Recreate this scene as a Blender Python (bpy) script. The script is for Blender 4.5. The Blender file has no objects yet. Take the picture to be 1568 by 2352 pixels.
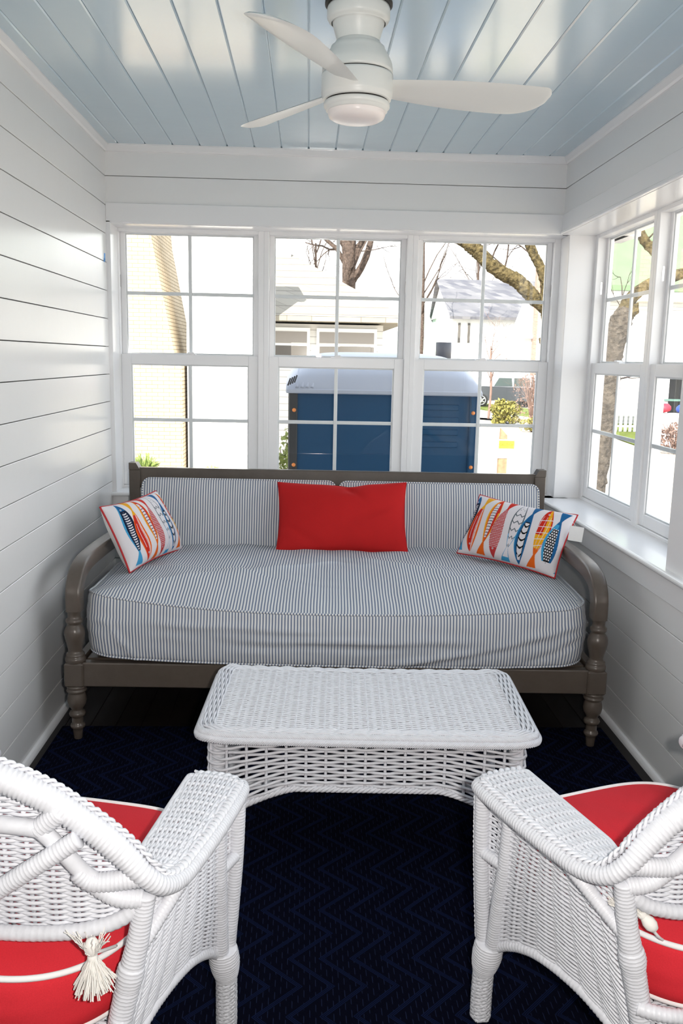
import bpy, math, random
import numpy as np
from mathutils import Matrix, Vector
rng = np.random.default_rng(7)
random.seed(7)
SC = bpy.context.scene
COL = SC.collection
PI = math.pi

# ------------------------------------------------------------------ constants of the room
XR, D, H = 2.260, 4.460, 2.455          # right wall face, back wall face, ceiling
BO = 0.1357                             # shiplap board height
SILL = 0.762
WIN_TOP = 2.092
YW = D + 0.14                           # inner face of back windows
XW = 2.425                              # inner face of right windows
Y_FRONT = -1.5                          # wall behind the camera
GZ = -0.90                              # ground outside

# ------------------------------------------------------------------ materials
MATS = {}
def mat(name, col, rough=.5, spec=.5, metal=0, noise=None, bump=None, coat=0, sheen=0, emit=None):
    """principled material; noise=(scale, amount) varies the colour, bump=(scale, strength, distance)"""
    if name in MATS: return MATS[name]
    m = bpy.data.materials.new(name); m.use_nodes = True
    nt = m.node_tree; b = nt.nodes['Principled BSDF']
    b.inputs['Base Color'].default_value = (*col, 1)
    b.inputs['Roughness'].default_value = rough
    b.inputs['Specular IOR Level'].default_value = spec
    b.inputs['Metallic'].default_value = metal
    b.inputs['Coat Weight'].default_value = coat
    if sheen: b.inputs['Sheen Weight'].default_value = sheen
    if noise or bump:
        tc = nt.nodes.new('ShaderNodeTexCoord')
    if noise:
        n = nt.nodes.new('ShaderNodeTexNoise'); n.inputs['Scale'].default_value = noise[0]; n.inputs['Detail'].default_value = 4
        nt.links.new(tc.outputs['Object'], n.inputs['Vector'])
        r = nt.nodes.new('ShaderNodeValToRGB')
        a = noise[1]
        r.color_ramp.elements[0].position = .3; r.color_ramp.elements[1].position = .7
        r.color_ramp.elements[0].color = (*[c*(1-a) for c in col], 1)
        r.color_ramp.elements[1].color = (*[min(1, c*(1+a)) for c in col], 1)
        nt.links.new(n.outputs['Fac'], r.inputs['Fac']); nt.links.new(r.outputs['Color'], b.inputs['Base Color'])
    if bump:
        n = nt.nodes.new('ShaderNodeTexNoise'); n.inputs['Scale'].default_value = bump[0]; n.inputs['Detail'].default_value = 3
        nt.links.new(tc.outputs['Object'], n.inputs['Vector'])
        bp = nt.nodes.new('ShaderNodeBump'); bp.inputs['Strength'].default_value = bump[1]; bp.inputs['Distance'].default_value = bump[2]
        nt.links.new(n.outputs['Fac'], bp.inputs['Height']); nt.links.new(bp.outputs['Normal'], b.inputs['Normal'])
    MATS[name] = m
    return m

class NT:
    """tiny helper to write node maths"""
    def __init__(s, m): s.nt = m.node_tree
    def new(s, t, **k):
        n = s.nt.nodes.new(t)
        for a, v in k.items(): setattr(n, a, v)
        return n
    def link(s, a, b): s.nt.links.new(a, b)
    def m(s, op, a, b=None, c=None):
        n = s.new('ShaderNodeMath', operation=op)
        for i, v in enumerate((a, b, c)):
            if v is None: continue
            if isinstance(v, (int, float)): n.inputs[i].default_value = v
            else: s.link(v, n.inputs[i])
        return n.outputs[0]
    def mix(s, f, a, b):
        n = s.new('ShaderNodeMix', data_type='RGBA')
        if isinstance(f, (int, float)): n.inputs[0].default_value = f
        else: s.link(f, n.inputs[0])
        for i, v in ((6, a), (7, b)):
            if isinstance(v, tuple): n.inputs[i].default_value = (*v, 1)
            else: s.link(v, n.inputs[i])
        return n.outputs[2]

M_WALL = mat('white semi gloss paint', (.80, .80, .80), .22, .36, bump=(9, .05, .01))
M_TRIM = mat('white trim paint', (.82, .82, .83), .20, .5)
M_CEIL = mat('pale blue gloss paint', (.47, .62, .71), .17, .8, bump=(3, .10, .02), coat=.7)
M_CEIL.node_tree.nodes['Principled BSDF'].inputs['Coat Roughness'].default_value = .14
M_VINYL = mat('white vinyl', (.84, .84, .85), .32, .45)
M_GAP = mat('board backing', (.05, .045, .04), .9)
M_FLOOR = mat('dark stained planks', (.009, .0065, .0055), .45, .3, noise=(6, .35))
M_FAN = mat('white enamel', (.74, .75, .73), .34, .45)
M_FANDARK = mat('dark gap', (.02, .018, .016), .6)
M_OPAL = mat('opal glass', (.86, .80, .78), .30, .5)
M_WICKER = mat('white painted wicker', (.70, .715, .76), .42, .45, noise=(60, .05))
M_REED = mat('white painted reed stakes', (.70, .71, .75), .5, .4)
M_METAL = mat('brushed metal', (.6, .6, .6), .3, .5, metal=1)
M_TAG = mat('white card', (.85, .85, .85), .6)
M_TASSEL = mat('off white yarn', (.80, .78, .74), .85, .2)
M_WELT = mat('white cotton welt', (.82, .82, .82), .8, .2)
M_REDPIPE = mat('red piping', (.48, .03, .035), .7, .3)
M_BACKCLOTH = mat('white cotton', (.78, .77, .76), .85, .2)
M_TAPE = mat('blue painter tape', (.08, .32, .75), .6)
M_POTTY = mat('blue moulded plastic', (.005, .050, .118), .5, .25)
M_POTTYD = mat('dark plastic post', (.012, .014, .016), .5)
M_POTTYR = mat('white translucent plastic', (.36, .39, .46), .45)
M_PIPE = mat('grey plastic pipe', (.07, .07, .08), .6)
M_ORANGE = mat('orange plastic', (.75, .25, .06), .5)

def wood_mat():
    m = mat('brown grey stained wood', (.088, .073, .062), .30, .55); b = m.node_tree.nodes['Principled BSDF']; t = NT(m)
    tc = t.new('ShaderNodeTexCoord'); mp = t.new('ShaderNodeMapping'); mp.inputs['Scale'].default_value = (3, 3, 3)
    t.link(tc.outputs['Object'], mp.inputs['Vector'])
    n = t.new('ShaderNodeTexNoise'); n.inputs['Scale'].default_value = 6; n.inputs['Detail'].default_value = 6; n.inputs['Roughness'].default_value = .7
    t.link(mp.outputs[0], n.inputs['Vector'])
    c = t.mix(n.outputs['Fac'], (.068, .053, .043), (.116, .094, .076)); t.link(c, b.inputs['Base Color'])
wood_mat(); M_WOOD = MATS['brown grey stained wood']

def fabric(name, col, rough=.85, fine=900, amt=.18):
    m = mat(name, col, rough, .08); b = m.node_tree.nodes['Principled BSDF']; t = NT(m)
    tc = t.new('ShaderNodeTexCoord')
    w1 = t.new('ShaderNodeTexNoise'); w1.inputs['Scale'].default_value = fine; t.link(tc.outputs['Object'], w1.inputs['Vector'])
    w2 = t.new('ShaderNodeTexNoise'); w2.inputs['Scale'].default_value = 6; t.link(tc.outputs['Object'], w2.inputs['Vector'])
    f = t.m('MULTIPLY_ADD', w1.outputs['Fac'], .7, t.m('MULTIPLY', w2.outputs['Fac'], .3))
    c = t.mix(f, tuple(x*(1-amt*2) for x in col), tuple(min(1, x*(1+amt*2)) for x in col)); t.link(c, b.inputs['Base Color'])
    bp = t.new('ShaderNodeBump'); bp.inputs['Strength'].default_value = .25; bp.inputs['Distance'].default_value = .001
    t.link(w1.outputs['Fac'], bp.inputs['Height']); t.link(bp.outputs['Normal'], b.inputs['Normal'])
    return m
M_RED = fabric('red linen weave', (.47, .018, .019))
M_CORAL = fabric('coral red canvas', (.62, .030, .042), fine=500, amt=.10)

def ticking():
    m = mat('blue and cream ticking stripe', (.6, .6, .6), .85, .2); b = m.node_tree.nodes['Principled BSDF']; t = NT(m)
    tc = t.new('ShaderNodeTexCoord'); sp = t.new('ShaderNodeSeparateXYZ'); t.link(tc.outputs['UV'], sp.inputs[0])
    n = t.new('ShaderNodeTexNoise'); n.inputs['Scale'].default_value = 5; n.inputs['Detail'].default_value = 2; t.link(tc.outputs['UV'], n.inputs['Vector'])
    x = t.m('ADD', sp.outputs[0], t.m('MULTIPLY', n.outputs['Fac'], .006))
    ph = t.m('FRACT', t.m('DIVIDE', x, .01155))
    tri = t.m('ABSOLUTE', t.m('SUBTRACT', ph, .5))          # 0 at stripe centre .. .5
    wide = t.new('ShaderNodeMapRange', interpolation_type='SMOOTHSTEP'); t.link(tri, wide.inputs[0])
    wide.inputs[1].default_value = .20; wide.inputs[2].default_value = .27; wide.inputs[3].default_value = 1; wide.inputs[4].default_value = 0
    c = t.mix(wide.outputs[0], (.72, .72, .71), (.135, .172, .26))
    # two fine cream pinlines within the blue stripe
    pin = t.m('LESS_THAN', t.m('ABSOLUTE', t.m('SUBTRACT', tri, .13)), .022)
    c = t.mix(t.m('MULTIPLY', pin, .45), c, (.55, .56, .58))
    t.link(c, b.inputs['Base Color'])
    return m
M_TICK = ticking()

def rug_mat():
    m = mat('navy chevron weave', (.004, .006, .02), .95, .04); b = m.node_tree.nodes['Principled BSDF']; t = NT(m)
    tc = t.new('ShaderNodeTexCoord'); sp = t.new('ShaderNodeSeparateXYZ'); t.link(tc.outputs['Object'], sp.inputs[0])
    X, Y = sp.outputs[0], sp.outputs[1]
    P = .19
    tri = t.m('ABSOLUTE', t.m('SUBTRACT', t.m('FRACT', t.m('DIVIDE', Y, P)), .5))      # zigzag along y
    s = t.m('ADD', X, t.m('MULTIPLY', tri, P*1.05))
    f = t.m('FRACT', t.m('DIVIDE', s, .076))
    ridge = t.m('LESS_THAN', f, .23)
    thr = t.m('LESS_THAN', t.m('FRACT', t.m('MULTIPLY', f, 13)), .55)                  # three fine threads per ridge
    line = t.m('MULTIPLY', ridge, thr)
    # upright stitches: short light dashes in rows
    a = t.m('LESS_THAN', t.m('ABSOLUTE', t.m('SUBTRACT', t.m('FRACT', t.m('DIVIDE', X, .0135)), .5)), .075)
    d = t.m('LESS_THAN', t.m('FRACT', t.m('DIVIDE', t.m('ADD', Y, t.m('MULTIPLY', X, 1.7)), .040)), .55)
    st = t.m('MULTIPLY', t.m('MULTIPLY', a, d), t.m('SUBTRACT', 1, ridge))
    c = t.mix(line, (.0016, .0022, .008), (.005, .0105, .038))
    c = t.mix(t.m('MULTIPLY', st, .8), c, (.012, .018, .046))
    t.link(c, b.inputs['Base Color'])
    bp = t.new('ShaderNodeBump'); bp.inputs['Strength'].default_value = .5; bp.inputs['Distance'].default_value = .003
    t.link(t.m('ADD', ridge, t.m('MULTIPLY', st, .6)), bp.inputs['Height']); t.link(bp.outputs['Normal'], b.inputs['Normal'])
    return m
M_RUG = rug_mat()

def glass_mat():
    m = bpy.data.materials.new('window glass'); m.use_nodes = True; t = NT(m); nt = m.node_tree
    nt.nodes.clear()
    o = t.new('ShaderNodeOutputMaterial'); tr = t.new('ShaderNodeBsdfTransparent'); tr.inputs[0].default_value = (.97, .98, .98, 1)
    g = t.new('ShaderNodeBsdfGlossy'); g.inputs['Roughness'].default_value = .0
    fr = t.new('ShaderNodeFresnel'); fr.inputs[0].default_value = 1.5
    mx = t.new('ShaderNodeMixShader')
    gm = t.new('ShaderNodeNewGeometry'); t.link(t.m('MULTIPLY', fr.outputs[0], t.m('SUBTRACT', 1, gm.outputs['Backfacing'])), mx.inputs[0]); t.link(tr.outputs[0], mx.inputs[1]); t.link(g.outputs[0], mx.inputs[2]); t.link(mx.outputs[0], o.inputs[0])
    return m
M_GLASS = glass_mat()

def paint_mat(name, rough=.85):
    m = mat(name, (1, 1, 1), rough, .2); t = NT(m)
    a = t.new('ShaderNodeVertexColor', layer_name='paint'); t.link(a.outputs[0], m.node_tree.nodes['Principled BSDF'].inputs['Base Color'])
    return m
M_FISH = paint_mat('printed fish cotton')

def brick_mat(name, c1, c2, cm, w=.22, h=.075):
    m = mat(name, c1, .9, .2); t = NT(m); b = m.node_tree.nodes['Principled BSDF']
    tc = t.new('ShaderNodeTexCoord'); sp = t.new('ShaderNodeSeparateXYZ'); t.link(tc.outputs['Object'], sp.inputs[0])
    cb = t.new('ShaderNodeCombineXYZ'); t.link(t.m('ADD', sp.outputs[0], sp.outputs[1]), cb.inputs[0]); t.link(sp.outputs[2], cb.inputs[1])
    br = t.new('ShaderNodeTexBrick'); br.inputs['Scale'].default_value = 1; br.inputs['Brick Width'].default_value = w; br.inputs['Row Height'].default_value = h
    br.inputs['Mortar Size'].default_value = .008
    br.inputs['Color1'].default_value = (*c1, 1); br.inputs['Color2'].default_value = (*c2, 1); br.inputs['Mortar'].default_value = (*cm, 1)
    t.link(cb.outputs[0], br.inputs['Vector']); t.link(br.outputs['Color'], b.inputs['Base Color'])
    return m
M_BRICK = brick_mat('cream brick', (.52, .42, .29), (.58, .48, .35), (.24, .19, .12))
M_REDBRICK = brick_mat('salmon brick', (.32, .17, .13), (.36, .22, .17), (.32, .27, .24))
M_SHINGLE = brick_mat('grey shingle', (.09, .09, .105), (.17, .165, .17), (.12, .12, .125), .45, .22)
M_TANROOF = brick_mat('tan shingle', (.24, .22, .18), (.28, .255, .21), (.15, .13, .11), .5, .18)
M_GREENROOF = mat('pale green roofing', (.13, .205, .10), .9, noise=(2, .08))
M_SIDING = brick_mat('white clapboard', (.62, .61, .58), (.62, .61, .58), (.36, .35, .33), 30, .14)
M_WHITE = mat('white outdoor paint', (.80, .80, .78), .7)
M_GREENSID = mat('pale green siding', (.50, .66, .52), .8)
M_PANE = mat('dark window pane', (.10, .09, .08), .12, .6)
M_CURTAIN = mat('pale blind', (.26, .24, .22), .8)
M_BARK = mat('mossy bark', (.085, .065, .030), .95, .1, noise=(26, .7), bump=(30, .9, .03))
M_GREYBARK = mat('grey bark', (.075, .055, .045), .95, .15, noise=(14, .5), bump=(20, .8, .03))
M_LAWN = mat('spring grass', (.13, .16, .035), .95, .1, noise=(3, .3))
M_CONC = mat('pale concrete', (.48, .42, .345), .9, .2, noise=(.8, .08))
M_SOIL = mat('mulch', (.26, .15, .10), .95, .1, noise=(5, .5))
M_LEAF = mat('yellow green leaves', (.22, .20, .05), .7, .3, noise=(9, .5))
M_LEAFD = mat('olive leaves', (.16, .19, .05), .7, .3, noise=(9, .5))
M_GRASSB = mat('ornamental grass', (.26, .34, .10), .7, .3, noise=(9, .4))
M_TWIG = mat('pinkish twigs', (.20, .13, .105), .9, .2)
M_CARBODY = mat('dark grey car paint', (.05, .055, .065), .25, .6)
M_CARSILVER = mat('silver car paint', (.45, .46, .50), .25, .6)
M_CARRED = mat('red car paint', (.45, .03, .04), .25, .6)
M_TYRE = mat('tyre rubber', (.015, .015, .015), .8)
M_RIM = mat('alloy wheel', (.55, .55, .57), .3, metal=.8)
M_CARGLASS = mat('car glass', (.06, .08, .08), .05, .8)
M_POSTW = mat('raw timber post', (.26, .18, .11), .9, .2, noise=(12, .2))
M_SIGNW = mat('white sign board', (.82, .82, .80), .5)
M_SIGNY = mat('yellow sign band', (.80, .72, .02), .5)
M_SIGNK = mat('black sign lettering', (.035, .03, .006), .5)
M_DARKROOM = mat('dark carport interior', (.06, .06, .065), .9)
M_BLOCK = mat('pale concrete block', (.45, .42, .42), .9)
M_BLUEBALL = mat('blue tarp', (.03, .07, .35), .6)
M_REDBALL = mat('red tarp', (.5, .03, .05), .6)
M_EXT = mat('house siding', (.62, .62, .62), .8)

# ------------------------------------------------------------------ mesh builder
class MB:
    def __init__(s): s.v = []; s.f = []; s.sm = []; s.n = 0; s.uv = []
    def add(s, V, F, smooth=True, uv=None):
        V = np.asarray(V, float).reshape(-1, 3); F = np.asarray(F, int)
        s.v.append(V); s.f.append(F + s.n); s.sm.append(np.full(len(F), smooth)); s.n += len(V)
        s.uv.append(np.zeros((len(V), 2)) if uv is None else np.asarray(uv, float).reshape(-1, 2))
        return s
    def box(s, a, b, R=None, o=None, bev=0):
        x0, y0, z0 = a; x1, y1, z1 = b
        x0, x1 = min(x0, x1), max(x0, x1); y0, y1 = min(y0, y1), max(y0, y1); z0, z1 = min(z0, z1), max(z0, z1)
        k = min(bev, .45*min(x1-x0, y1-y0, z1-z0))
        if k <= 0:
            V = np.array([(x, y, z) for z in (z0, z1) for y in (y0, y1) for x in (x0, x1)])
            F = [(0, 2, 3, 1), (4, 5, 7, 6), (0, 1, 5, 4), (2, 6, 7, 3), (0, 4, 6, 2), (1, 3, 7, 5)]
            Fq = F; tris = []
        else:
            V = []; idx = {}
            for ix, sx in enumerate((-1, 1)):
                for iy, sy in enumerate((-1, 1)):
                    for iz, sz in enumerate((-1, 1)):
                        X = (x0, x1)[ix]; Y = (y0, y1)[iy]; Z = (z0, z1)[iz]
                        idx[ix, iy, iz, 0] = len(V); V.append((X, Y-sy*k, Z-sz*k))
                        idx[ix, iy, iz, 1] = len(V); V.append((X-sx*k, Y, Z-sz*k))
                        idx[ix, iy, iz, 2] = len(V); V.append((X-sx*k, Y-sy*k, Z))
            Fq = []; tris = []
            for i in (0, 1):
                Fq.append([idx[i, a_, b_, 0] for a_, b_ in ((0, 0), (1, 0), (1, 1), (0, 1))])
                Fq.append([idx[a_, i, b_, 1] for a_, b_ in ((0, 0), (1, 0), (1, 1), (0, 1))])
                Fq.append([idx[a_, b_, i, 2] for a_, b_ in ((0, 0), (1, 0), (1, 1), (0, 1))])
            for i in (0, 1):
                for j in (0, 1):
                    Fq.append([idx[i, j, 0, 0], idx[i, j, 1, 0], idx[i, j, 1, 1], idx[i, j, 0, 1]])
                    Fq.append([idx[i, 0, j, 0], idx[i, 1, j, 0], idx[i, 1, j, 2], idx[i, 0, j, 2]])
                    Fq.append([idx[0, i, j, 1], idx[1, i, j, 1], idx[1, i, j, 2], idx[0, i, j, 2]])
            for i in (0, 1):
                for j in (0, 1):
                    for l in (0, 1):
                        tris.append([idx[i, j, l, 0], idx[i, j, l, 1], idx[i, j, l, 2], idx[i, j, l, 2]])
            V = np.array(V)
            c = V.mean(0)
            def fix(f):
                p = V[f]; nn = np.cross(p[1]-p[0], p[2]-p[0])
                return f if np.dot(nn, p.mean(0)-c) > 0 else f[::-1]
            Fq = [fix(f) for f in Fq]; tris = [fix(f[:3]) for f in tris]
        if R is not None: V = V @ np.asarray(R).T
        if o is not None: V = V + np.asarray(o)
        s.add(V, Fq, False)
        if tris: 
            s.f.append(np.array([list(t)+[t[2]] for t in tris]) + s.n - len(V)); s.sm.append(np.full(len(tris), False))
        return s
    def poly(s, pts, faces, smooth=False):
        V = np.asarray(pts, float)
        F = [list(f) + [f[-1]]*(4-len(f)) if len(f) < 4 else list(f) for f in faces]
        return s.add(V, F, smooth)
    def prism(s, outline, axis, a, b, smooth=False):
        """extrude a convex-ish 2D outline along axis ('x','y','z') from a to b"""
        n = len(outline); O = np.asarray(outline, float)
        def mk(t):
            if axis == 'x': return np.column_stack([np.full(n, t), O[:, 0], O[:, 1]])
            if axis == 'y': return np.column_stack([O[:, 0], np.full(n, t), O[:, 1]])
            return np.column_stack([O[:, 0], O[:, 1], np.full(n, t)])
        A, B = mk(a), mk(b)
        V = np.vstack([A, B, A.mean(0)[None], B.mean(0)[None]])
        i = np.arange(n); j = (i+1) % n
        s.add(V, np.column_stack([i, j, j+n, i+n]), smooth)
        s.f.append(np.column_stack([j, i, np.full(n, 2*n), np.full(n, 2*n)]) + s.n - len(V)); s.sm.append(np.full(n, False))
        s.f.append(np.column_stack([i+n, j+n, np.full(n, 2*n+1), np.full(n, 2*n+1)]) + s.n - len(V)); s.sm.append(np.full(n, False))
        return s
    def lathe(s, prof, c=(0, 0, 0), n=28, ax=(0, 0, 1)):
        """prof: list of (r, z)"""
        P = np.asarray(prof, float); m = len(P); t = np.arange(n)*2*PI/n
        V = np.stack([P[:, 0, None]*np.cos(t), P[:, 0, None]*np.sin(t), np.repeat(P[:, 1, None], n, 1)], -1).reshape(-1, 3)
        z = Vector(ax).normalized(); q = Vector((0, 0, 1)).rotation_difference(z).to_matrix()
        V = V @ np.array(q).T + np.asarray(c)
        F = []
        i = np.arange(m-1)[:, None]; j = np.arange(n)[None]; k = (j+1) % n
        F = np.stack([i*n+j, i*n+k, (i+1)*n+k, (i+1)*n+j], -1).reshape(-1, 4)
        return s.add(V, F, True)
    def tube(s, path, r, n=10, closed=False, cap=True, up=None, squash=1.0):
        P = np.asarray(path, float); m = len(P)
        r = np.broadcast_to(np.asarray(r, float), (m,))
        if closed: T = np.roll(P, -1, 0)-np.roll(P, 1, 0)
        else: T = np.gradient(P, axis=0)
        T /= np.linalg.norm(T, axis=1)[:, None]+1e-12
        N = np.zeros_like(P)
        if up is None:
            a = np.array([0, 0, 1.]) if abs(T[0, 2]) < .9 else np.array([1., 0, 0])
            v = a - T[0]*np.dot(a, T[0]); v /= np.linalg.norm(v)
            for k in range(m):
                v = v - T[k]*np.dot(v, T[k]); v /= np.linalg.norm(v)+1e-12; N[k] = v
        else:
            U = np.broadcast_to(np.asarray(up, float), P.shape)
            N = U - T*np.sum(U*T, 1)[:, None]; N /= np.linalg.norm(N, axis=1)[:, None]+1e-12
        B = np.cross(T, N)
        t = np.arange(n)*2*PI/n
        V = P[:, None] + r[:, None, None]*(np.cos(t)[None, :, None]*B[:, None] + squash*np.sin(t)[None, :, None]*N[:, None])
        i = np.arange(m if closed else m-1)[:, None]; j = np.arange(n)[None]; k = (j+1) % n; i2 = (i+1) % m
        F = np.stack([i*n+j, i*n+k, i2*n+k, i2*n+j], -1).reshape(-1, 4)
        V = V.reshape(-1, 3)
        if cap and not closed:
            V = np.vstack([V, P[0], P[-1]]); a, b = m*n, m*n+1; jj = np.arange(n); kk = (jj+1) % n
            F = np.vstack([F, np.column_stack([kk, jj, np.full(n, a), np.full(n, a)]), np.column_stack([(m-1)*n+jj, (m-1)*n+kk, np.full(n, b), np.full(n, b)])])
        return s.add(V, F, True)
    def tubes(s, P, r, N, n=5, closed=False, squash=1.0):
        """many strands at once. P (S,M,3), N (S,M,3) surface normals"""
        S, M, _ = P.shape
        T = (np.roll(P, -1, 1)-np.roll(P, 1, 1)) if closed else np.gradient(P, axis=1)
        T /= np.linalg.norm(T, axis=2)[..., None]+1e-12
        Nn = N - T*np.sum(N*T, 2)[..., None]; Nn /= np.linalg.norm(Nn, axis=2)[..., None]+1e-12
        B = np.cross(T, Nn); t = np.arange(n)*2*PI/n + .3
        V = P[:, :, None] + r*(np.cos(t)[None, None, :, None]*B[:, :, None] + squash*np.sin(t)[None, None, :, None]*Nn[:, :, None])
        a = np.arange(S)[:, None, None]; i = np.arange(M if closed else M-1)[None, :, None]; j = np.arange(n)[None, None]; k = (j+1) % n; i2 = (i+1) % M
        F = np.stack(np.broadcast_arrays((a*M+i)*n+j, (a*M+i)*n+k, (a*M+i2)*n+k, (a*M+i2)*n+j), -1).reshape(-1, 4)
        return s.add(V.reshape(-1, 3), F, True)
    def grid(s, G, closed_u=False, flip=False, uv=None):
        """G (a,b,3) -> quads"""
        a, b, _ = G.shape
        i = np.arange(a-1)[:, None]; j = np.arange(b if closed_u else b-1)[None]; k = (j+1) % b
        F = np.stack(np.broadcast_arrays(i*b+j, i*b+k, (i+1)*b+k, (i+1)*b+j), -1).reshape(-1, 4)
        if flip: F = F[:, ::-1]
        return s.add(G.reshape(-1, 3), F, True, uv)
    def build(s, name, m, parent=None, uv=False):
        V = np.vstack(s.v); F = np.vstack(s.f).astype(np.int32); sm = np.concatenate(s.sm)
        tri = (F[:, 2] == F[:, 3])
        me = bpy.data.meshes.new(name)
        me.vertices.add(len(V)); me.vertices.foreach_set('co', V.ravel())
        tot = np.where(tri, 3, 4); start = np.concatenate([[0], np.cumsum(tot)[:-1]])
        mask = np.ones(F.shape, bool); mask[tri, 3] = False
        loops = F[mask]
        me.loops.add(len(loops)); me.loops.foreach_set('vertex_index', loops.astype(np.int32))
        me.polygons.add(len(F)); me.polygons.foreach_set('loop_start', start.astype(np.int32))
        me.update(calc_edges=True)
        me.polygons.foreach_set('use_smooth', sm)
        if uv:
            U = np.vstack(s.uv); l = me.uv_layers.new(name='UVMap'); l.data.foreach_set('uv', U[loops].ravel())
        me.validate()
        me.materials.append(m)
        o = bpy.data.objects.new(name, me); COL.objects.link(o)
        if parent is not None: o.parent = parent
        return o

def tag(o, label, cat=None, group=None, kind=None):
    if label: o['label'] = label
    if cat: o['category'] = cat
    if group: o['group'] = group
    if kind: o['kind'] = kind
    return o
def thing(name, label, cat, loc=(0, 0, 0), rz=0, group=None):
    o = bpy.data.objects.new(name, None); COL.objects.link(o)
    o.empty_display_size = .05
    o.location = loc; o.rotation_euler = (0, 0, rz)
    return tag(o, label, cat, group)
def struct(name, mb, m, label, parent=None):
    o = mb.build(name, m, parent)
    if parent is None: tag(o, label, 'structure' if False else name.split('_')[0], kind='structure')
    return o
def copy_tree(o, parent=None):
    c = o.copy(); COL.objects.link(c)
    if parent is not None: c.parent = parent
    for ch in list(o.children): copy_tree(ch, c)
    return c

def catmull(pts, n=8, closed=False):
    P = np.asarray(pts, float); m = len(P); out = []
    rngk = range(m if closed else m-1)
    for k in rngk:
        if closed: a, b, c, d = P[(k-1) % m], P[k], P[(k+1) % m], P[(k+2) % m]
        else: a, b, c, d = P[max(k-1, 0)], P[k], P[k+1], P[min(k+2, m-1)]
        for t in np.arange(n)/n:
            out.append(.5*((2*b)+(-a+c)*t+(2*a-5*b+4*c-d)*t*t+(-a+3*b-3*c+d)*t**3))
    if not closed: out.append(P[-1])
    return np.array(out)
def resample(P, step, closed=False):
    P = np.asarray(P, float)
    if closed: P = np.vstack([P, P[:1]])
    L = np.concatenate([[0], np.cumsum(np.linalg.norm(np.diff(P, axis=0), axis=1))])
    n = max(2, int(round(L[-1]/step))+1); t = np.linspace(0, L[-1], n)
    Q = np.column_stack([np.interp(t, L, P[:, k]) for k in range(P.shape[1])])
    return Q[:-1] if closed else Q
def wrapped(mb, pts, r, pitch=.0068, n=12, smooth=True, lump=.10):
    """a pole wound with flat cane: scalloped tube along pts; r may be a list per control point"""
    pts = np.asarray(pts, float); rr = np.broadcast_to(np.asarray(r, float), (len(pts),))
    Q = np.column_stack([pts, rr])
    Q = catmull(Q, 10) if smooth and len(pts) > 2 else Q
    Q = resample(Q, pitch/3)
    k = np.arange(len(Q)) % 3
    f = np.where(k == 0, 1-lump, 1.0) + rng.normal(0, .008, len(Q))
    mb.tube(Q[:, :3], Q[:, 3]*f, n)
def braid(mb, path, N, width=.010, thick=.005, r=.0042, step=None, closed=False, plies=1, squash=.55):
    """three strand plait along a resampled path with normals N"""
    P = np.asarray(path, float); m = len(P)
    T = (np.roll(P, -1, 0)-np.roll(P, 1, 0)) if closed else np.gradient(P, axis=0)
    T /= np.linalg.norm(T, axis=1)[:, None]+1e-12
    N = np.broadcast_to(np.asarray(N, float), P.shape); N = N-T*np.sum(N*T, 1)[:, None]; N /= np.linalg.norm(N, axis=1)[:, None]
    B = np.cross(T, N)
    seg = np.linalg.norm(np.diff(P, axis=0), axis=1); L = np.concatenate([[0], np.cumsum(seg)])
    tot = L[-1] + (np.linalg.norm(P[0]-P[-1]) if closed else 0)
    wl = step or width*4.2
    nw = max(1, round(tot/wl)); ph = L/tot*nw*2*PI
    S = []; NN = []
    for k in range(3):
        for q in range(plies):
            off = (q-(plies-1)/2)*.55
            a = ph+k*2*PI/3+off
            S.append(P+B*(width*np.sin(a))[:, None]+N*(thick*np.sin(2*a))[:, None]); NN.append(N)
    mb.tubes(np.array(S), r, np.array(NN), 6, closed, squash)
def weave(mb, S, nst, nrow, r=.0031, amp=None, rs=.004, closed=False, sub=4, fill=1.0, double=True, stakes=True, squash=1.0):
    """woven panel on surface S(u,v): strands along u in nrow rows over nst stakes running along v"""
    amp = amp if amp is not None else r*.95
    M = nst*sub + (0 if closed else 1)
    u = np.arange(M)/(nst*sub); v = (np.arange(nrow)+.5)/nrow
    U, V = np.meshgrid(u, v)
    e = 1e-3
    def nrm(U, V):
        a = S(U+e, V)-S(U-e, V); b = S(U, np.minimum(V+e, 1))-S(U, np.maximum(V-e, 0)); n = np.cross(a, b)
        return n/(np.linalg.norm(n, axis=-1)[..., None]+1e-12)
    Nn = nrm(U, V); P = S(U, V)
    row = np.arange(nrow)[:, None]
    off = np.cos(PI*(U*nst-.5+row))
    off = np.sign(off)*np.abs(off)**.8*amp + rng.normal(0, amp*.12, U.shape)
    P = P+Nn*off[..., None]
    mb.tubes(P, r, Nn, 6 if squash < 1 else 5, closed, squash)
    if stakes:
        us = (np.arange(nst)+.5)/nst; vs = np.linspace(0, 1, max(3, nrow//3))
        Us, Vs = np.meshgrid(us, vs, indexing='ij')
        mb.tubes(S(Us, Vs), rs, nrm(Us, Vs), 5)
def L3(a, b, t): return np.asarray(a)+(np.asarray(b)-np.asarray(a))*t
def rrect(hx, hy, r, n=8):
    out = []
    for cx, cy, a0 in ((hx-r, hy-r, 0), (-hx+r, hy-r, 90), (-hx+r, -hy+r, 180), (hx-r, -hy+r, 270)):
        for k in range(n+1):
            a = math.radians(a0+90*k/n); out.append((cx+r*math.cos(a), cy+r*math.sin(a)))
    return np.array(out)

SKY_S, SUN_S, FLASH, EXPO = 1.85, 5.7, 13.5, 1.30

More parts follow.
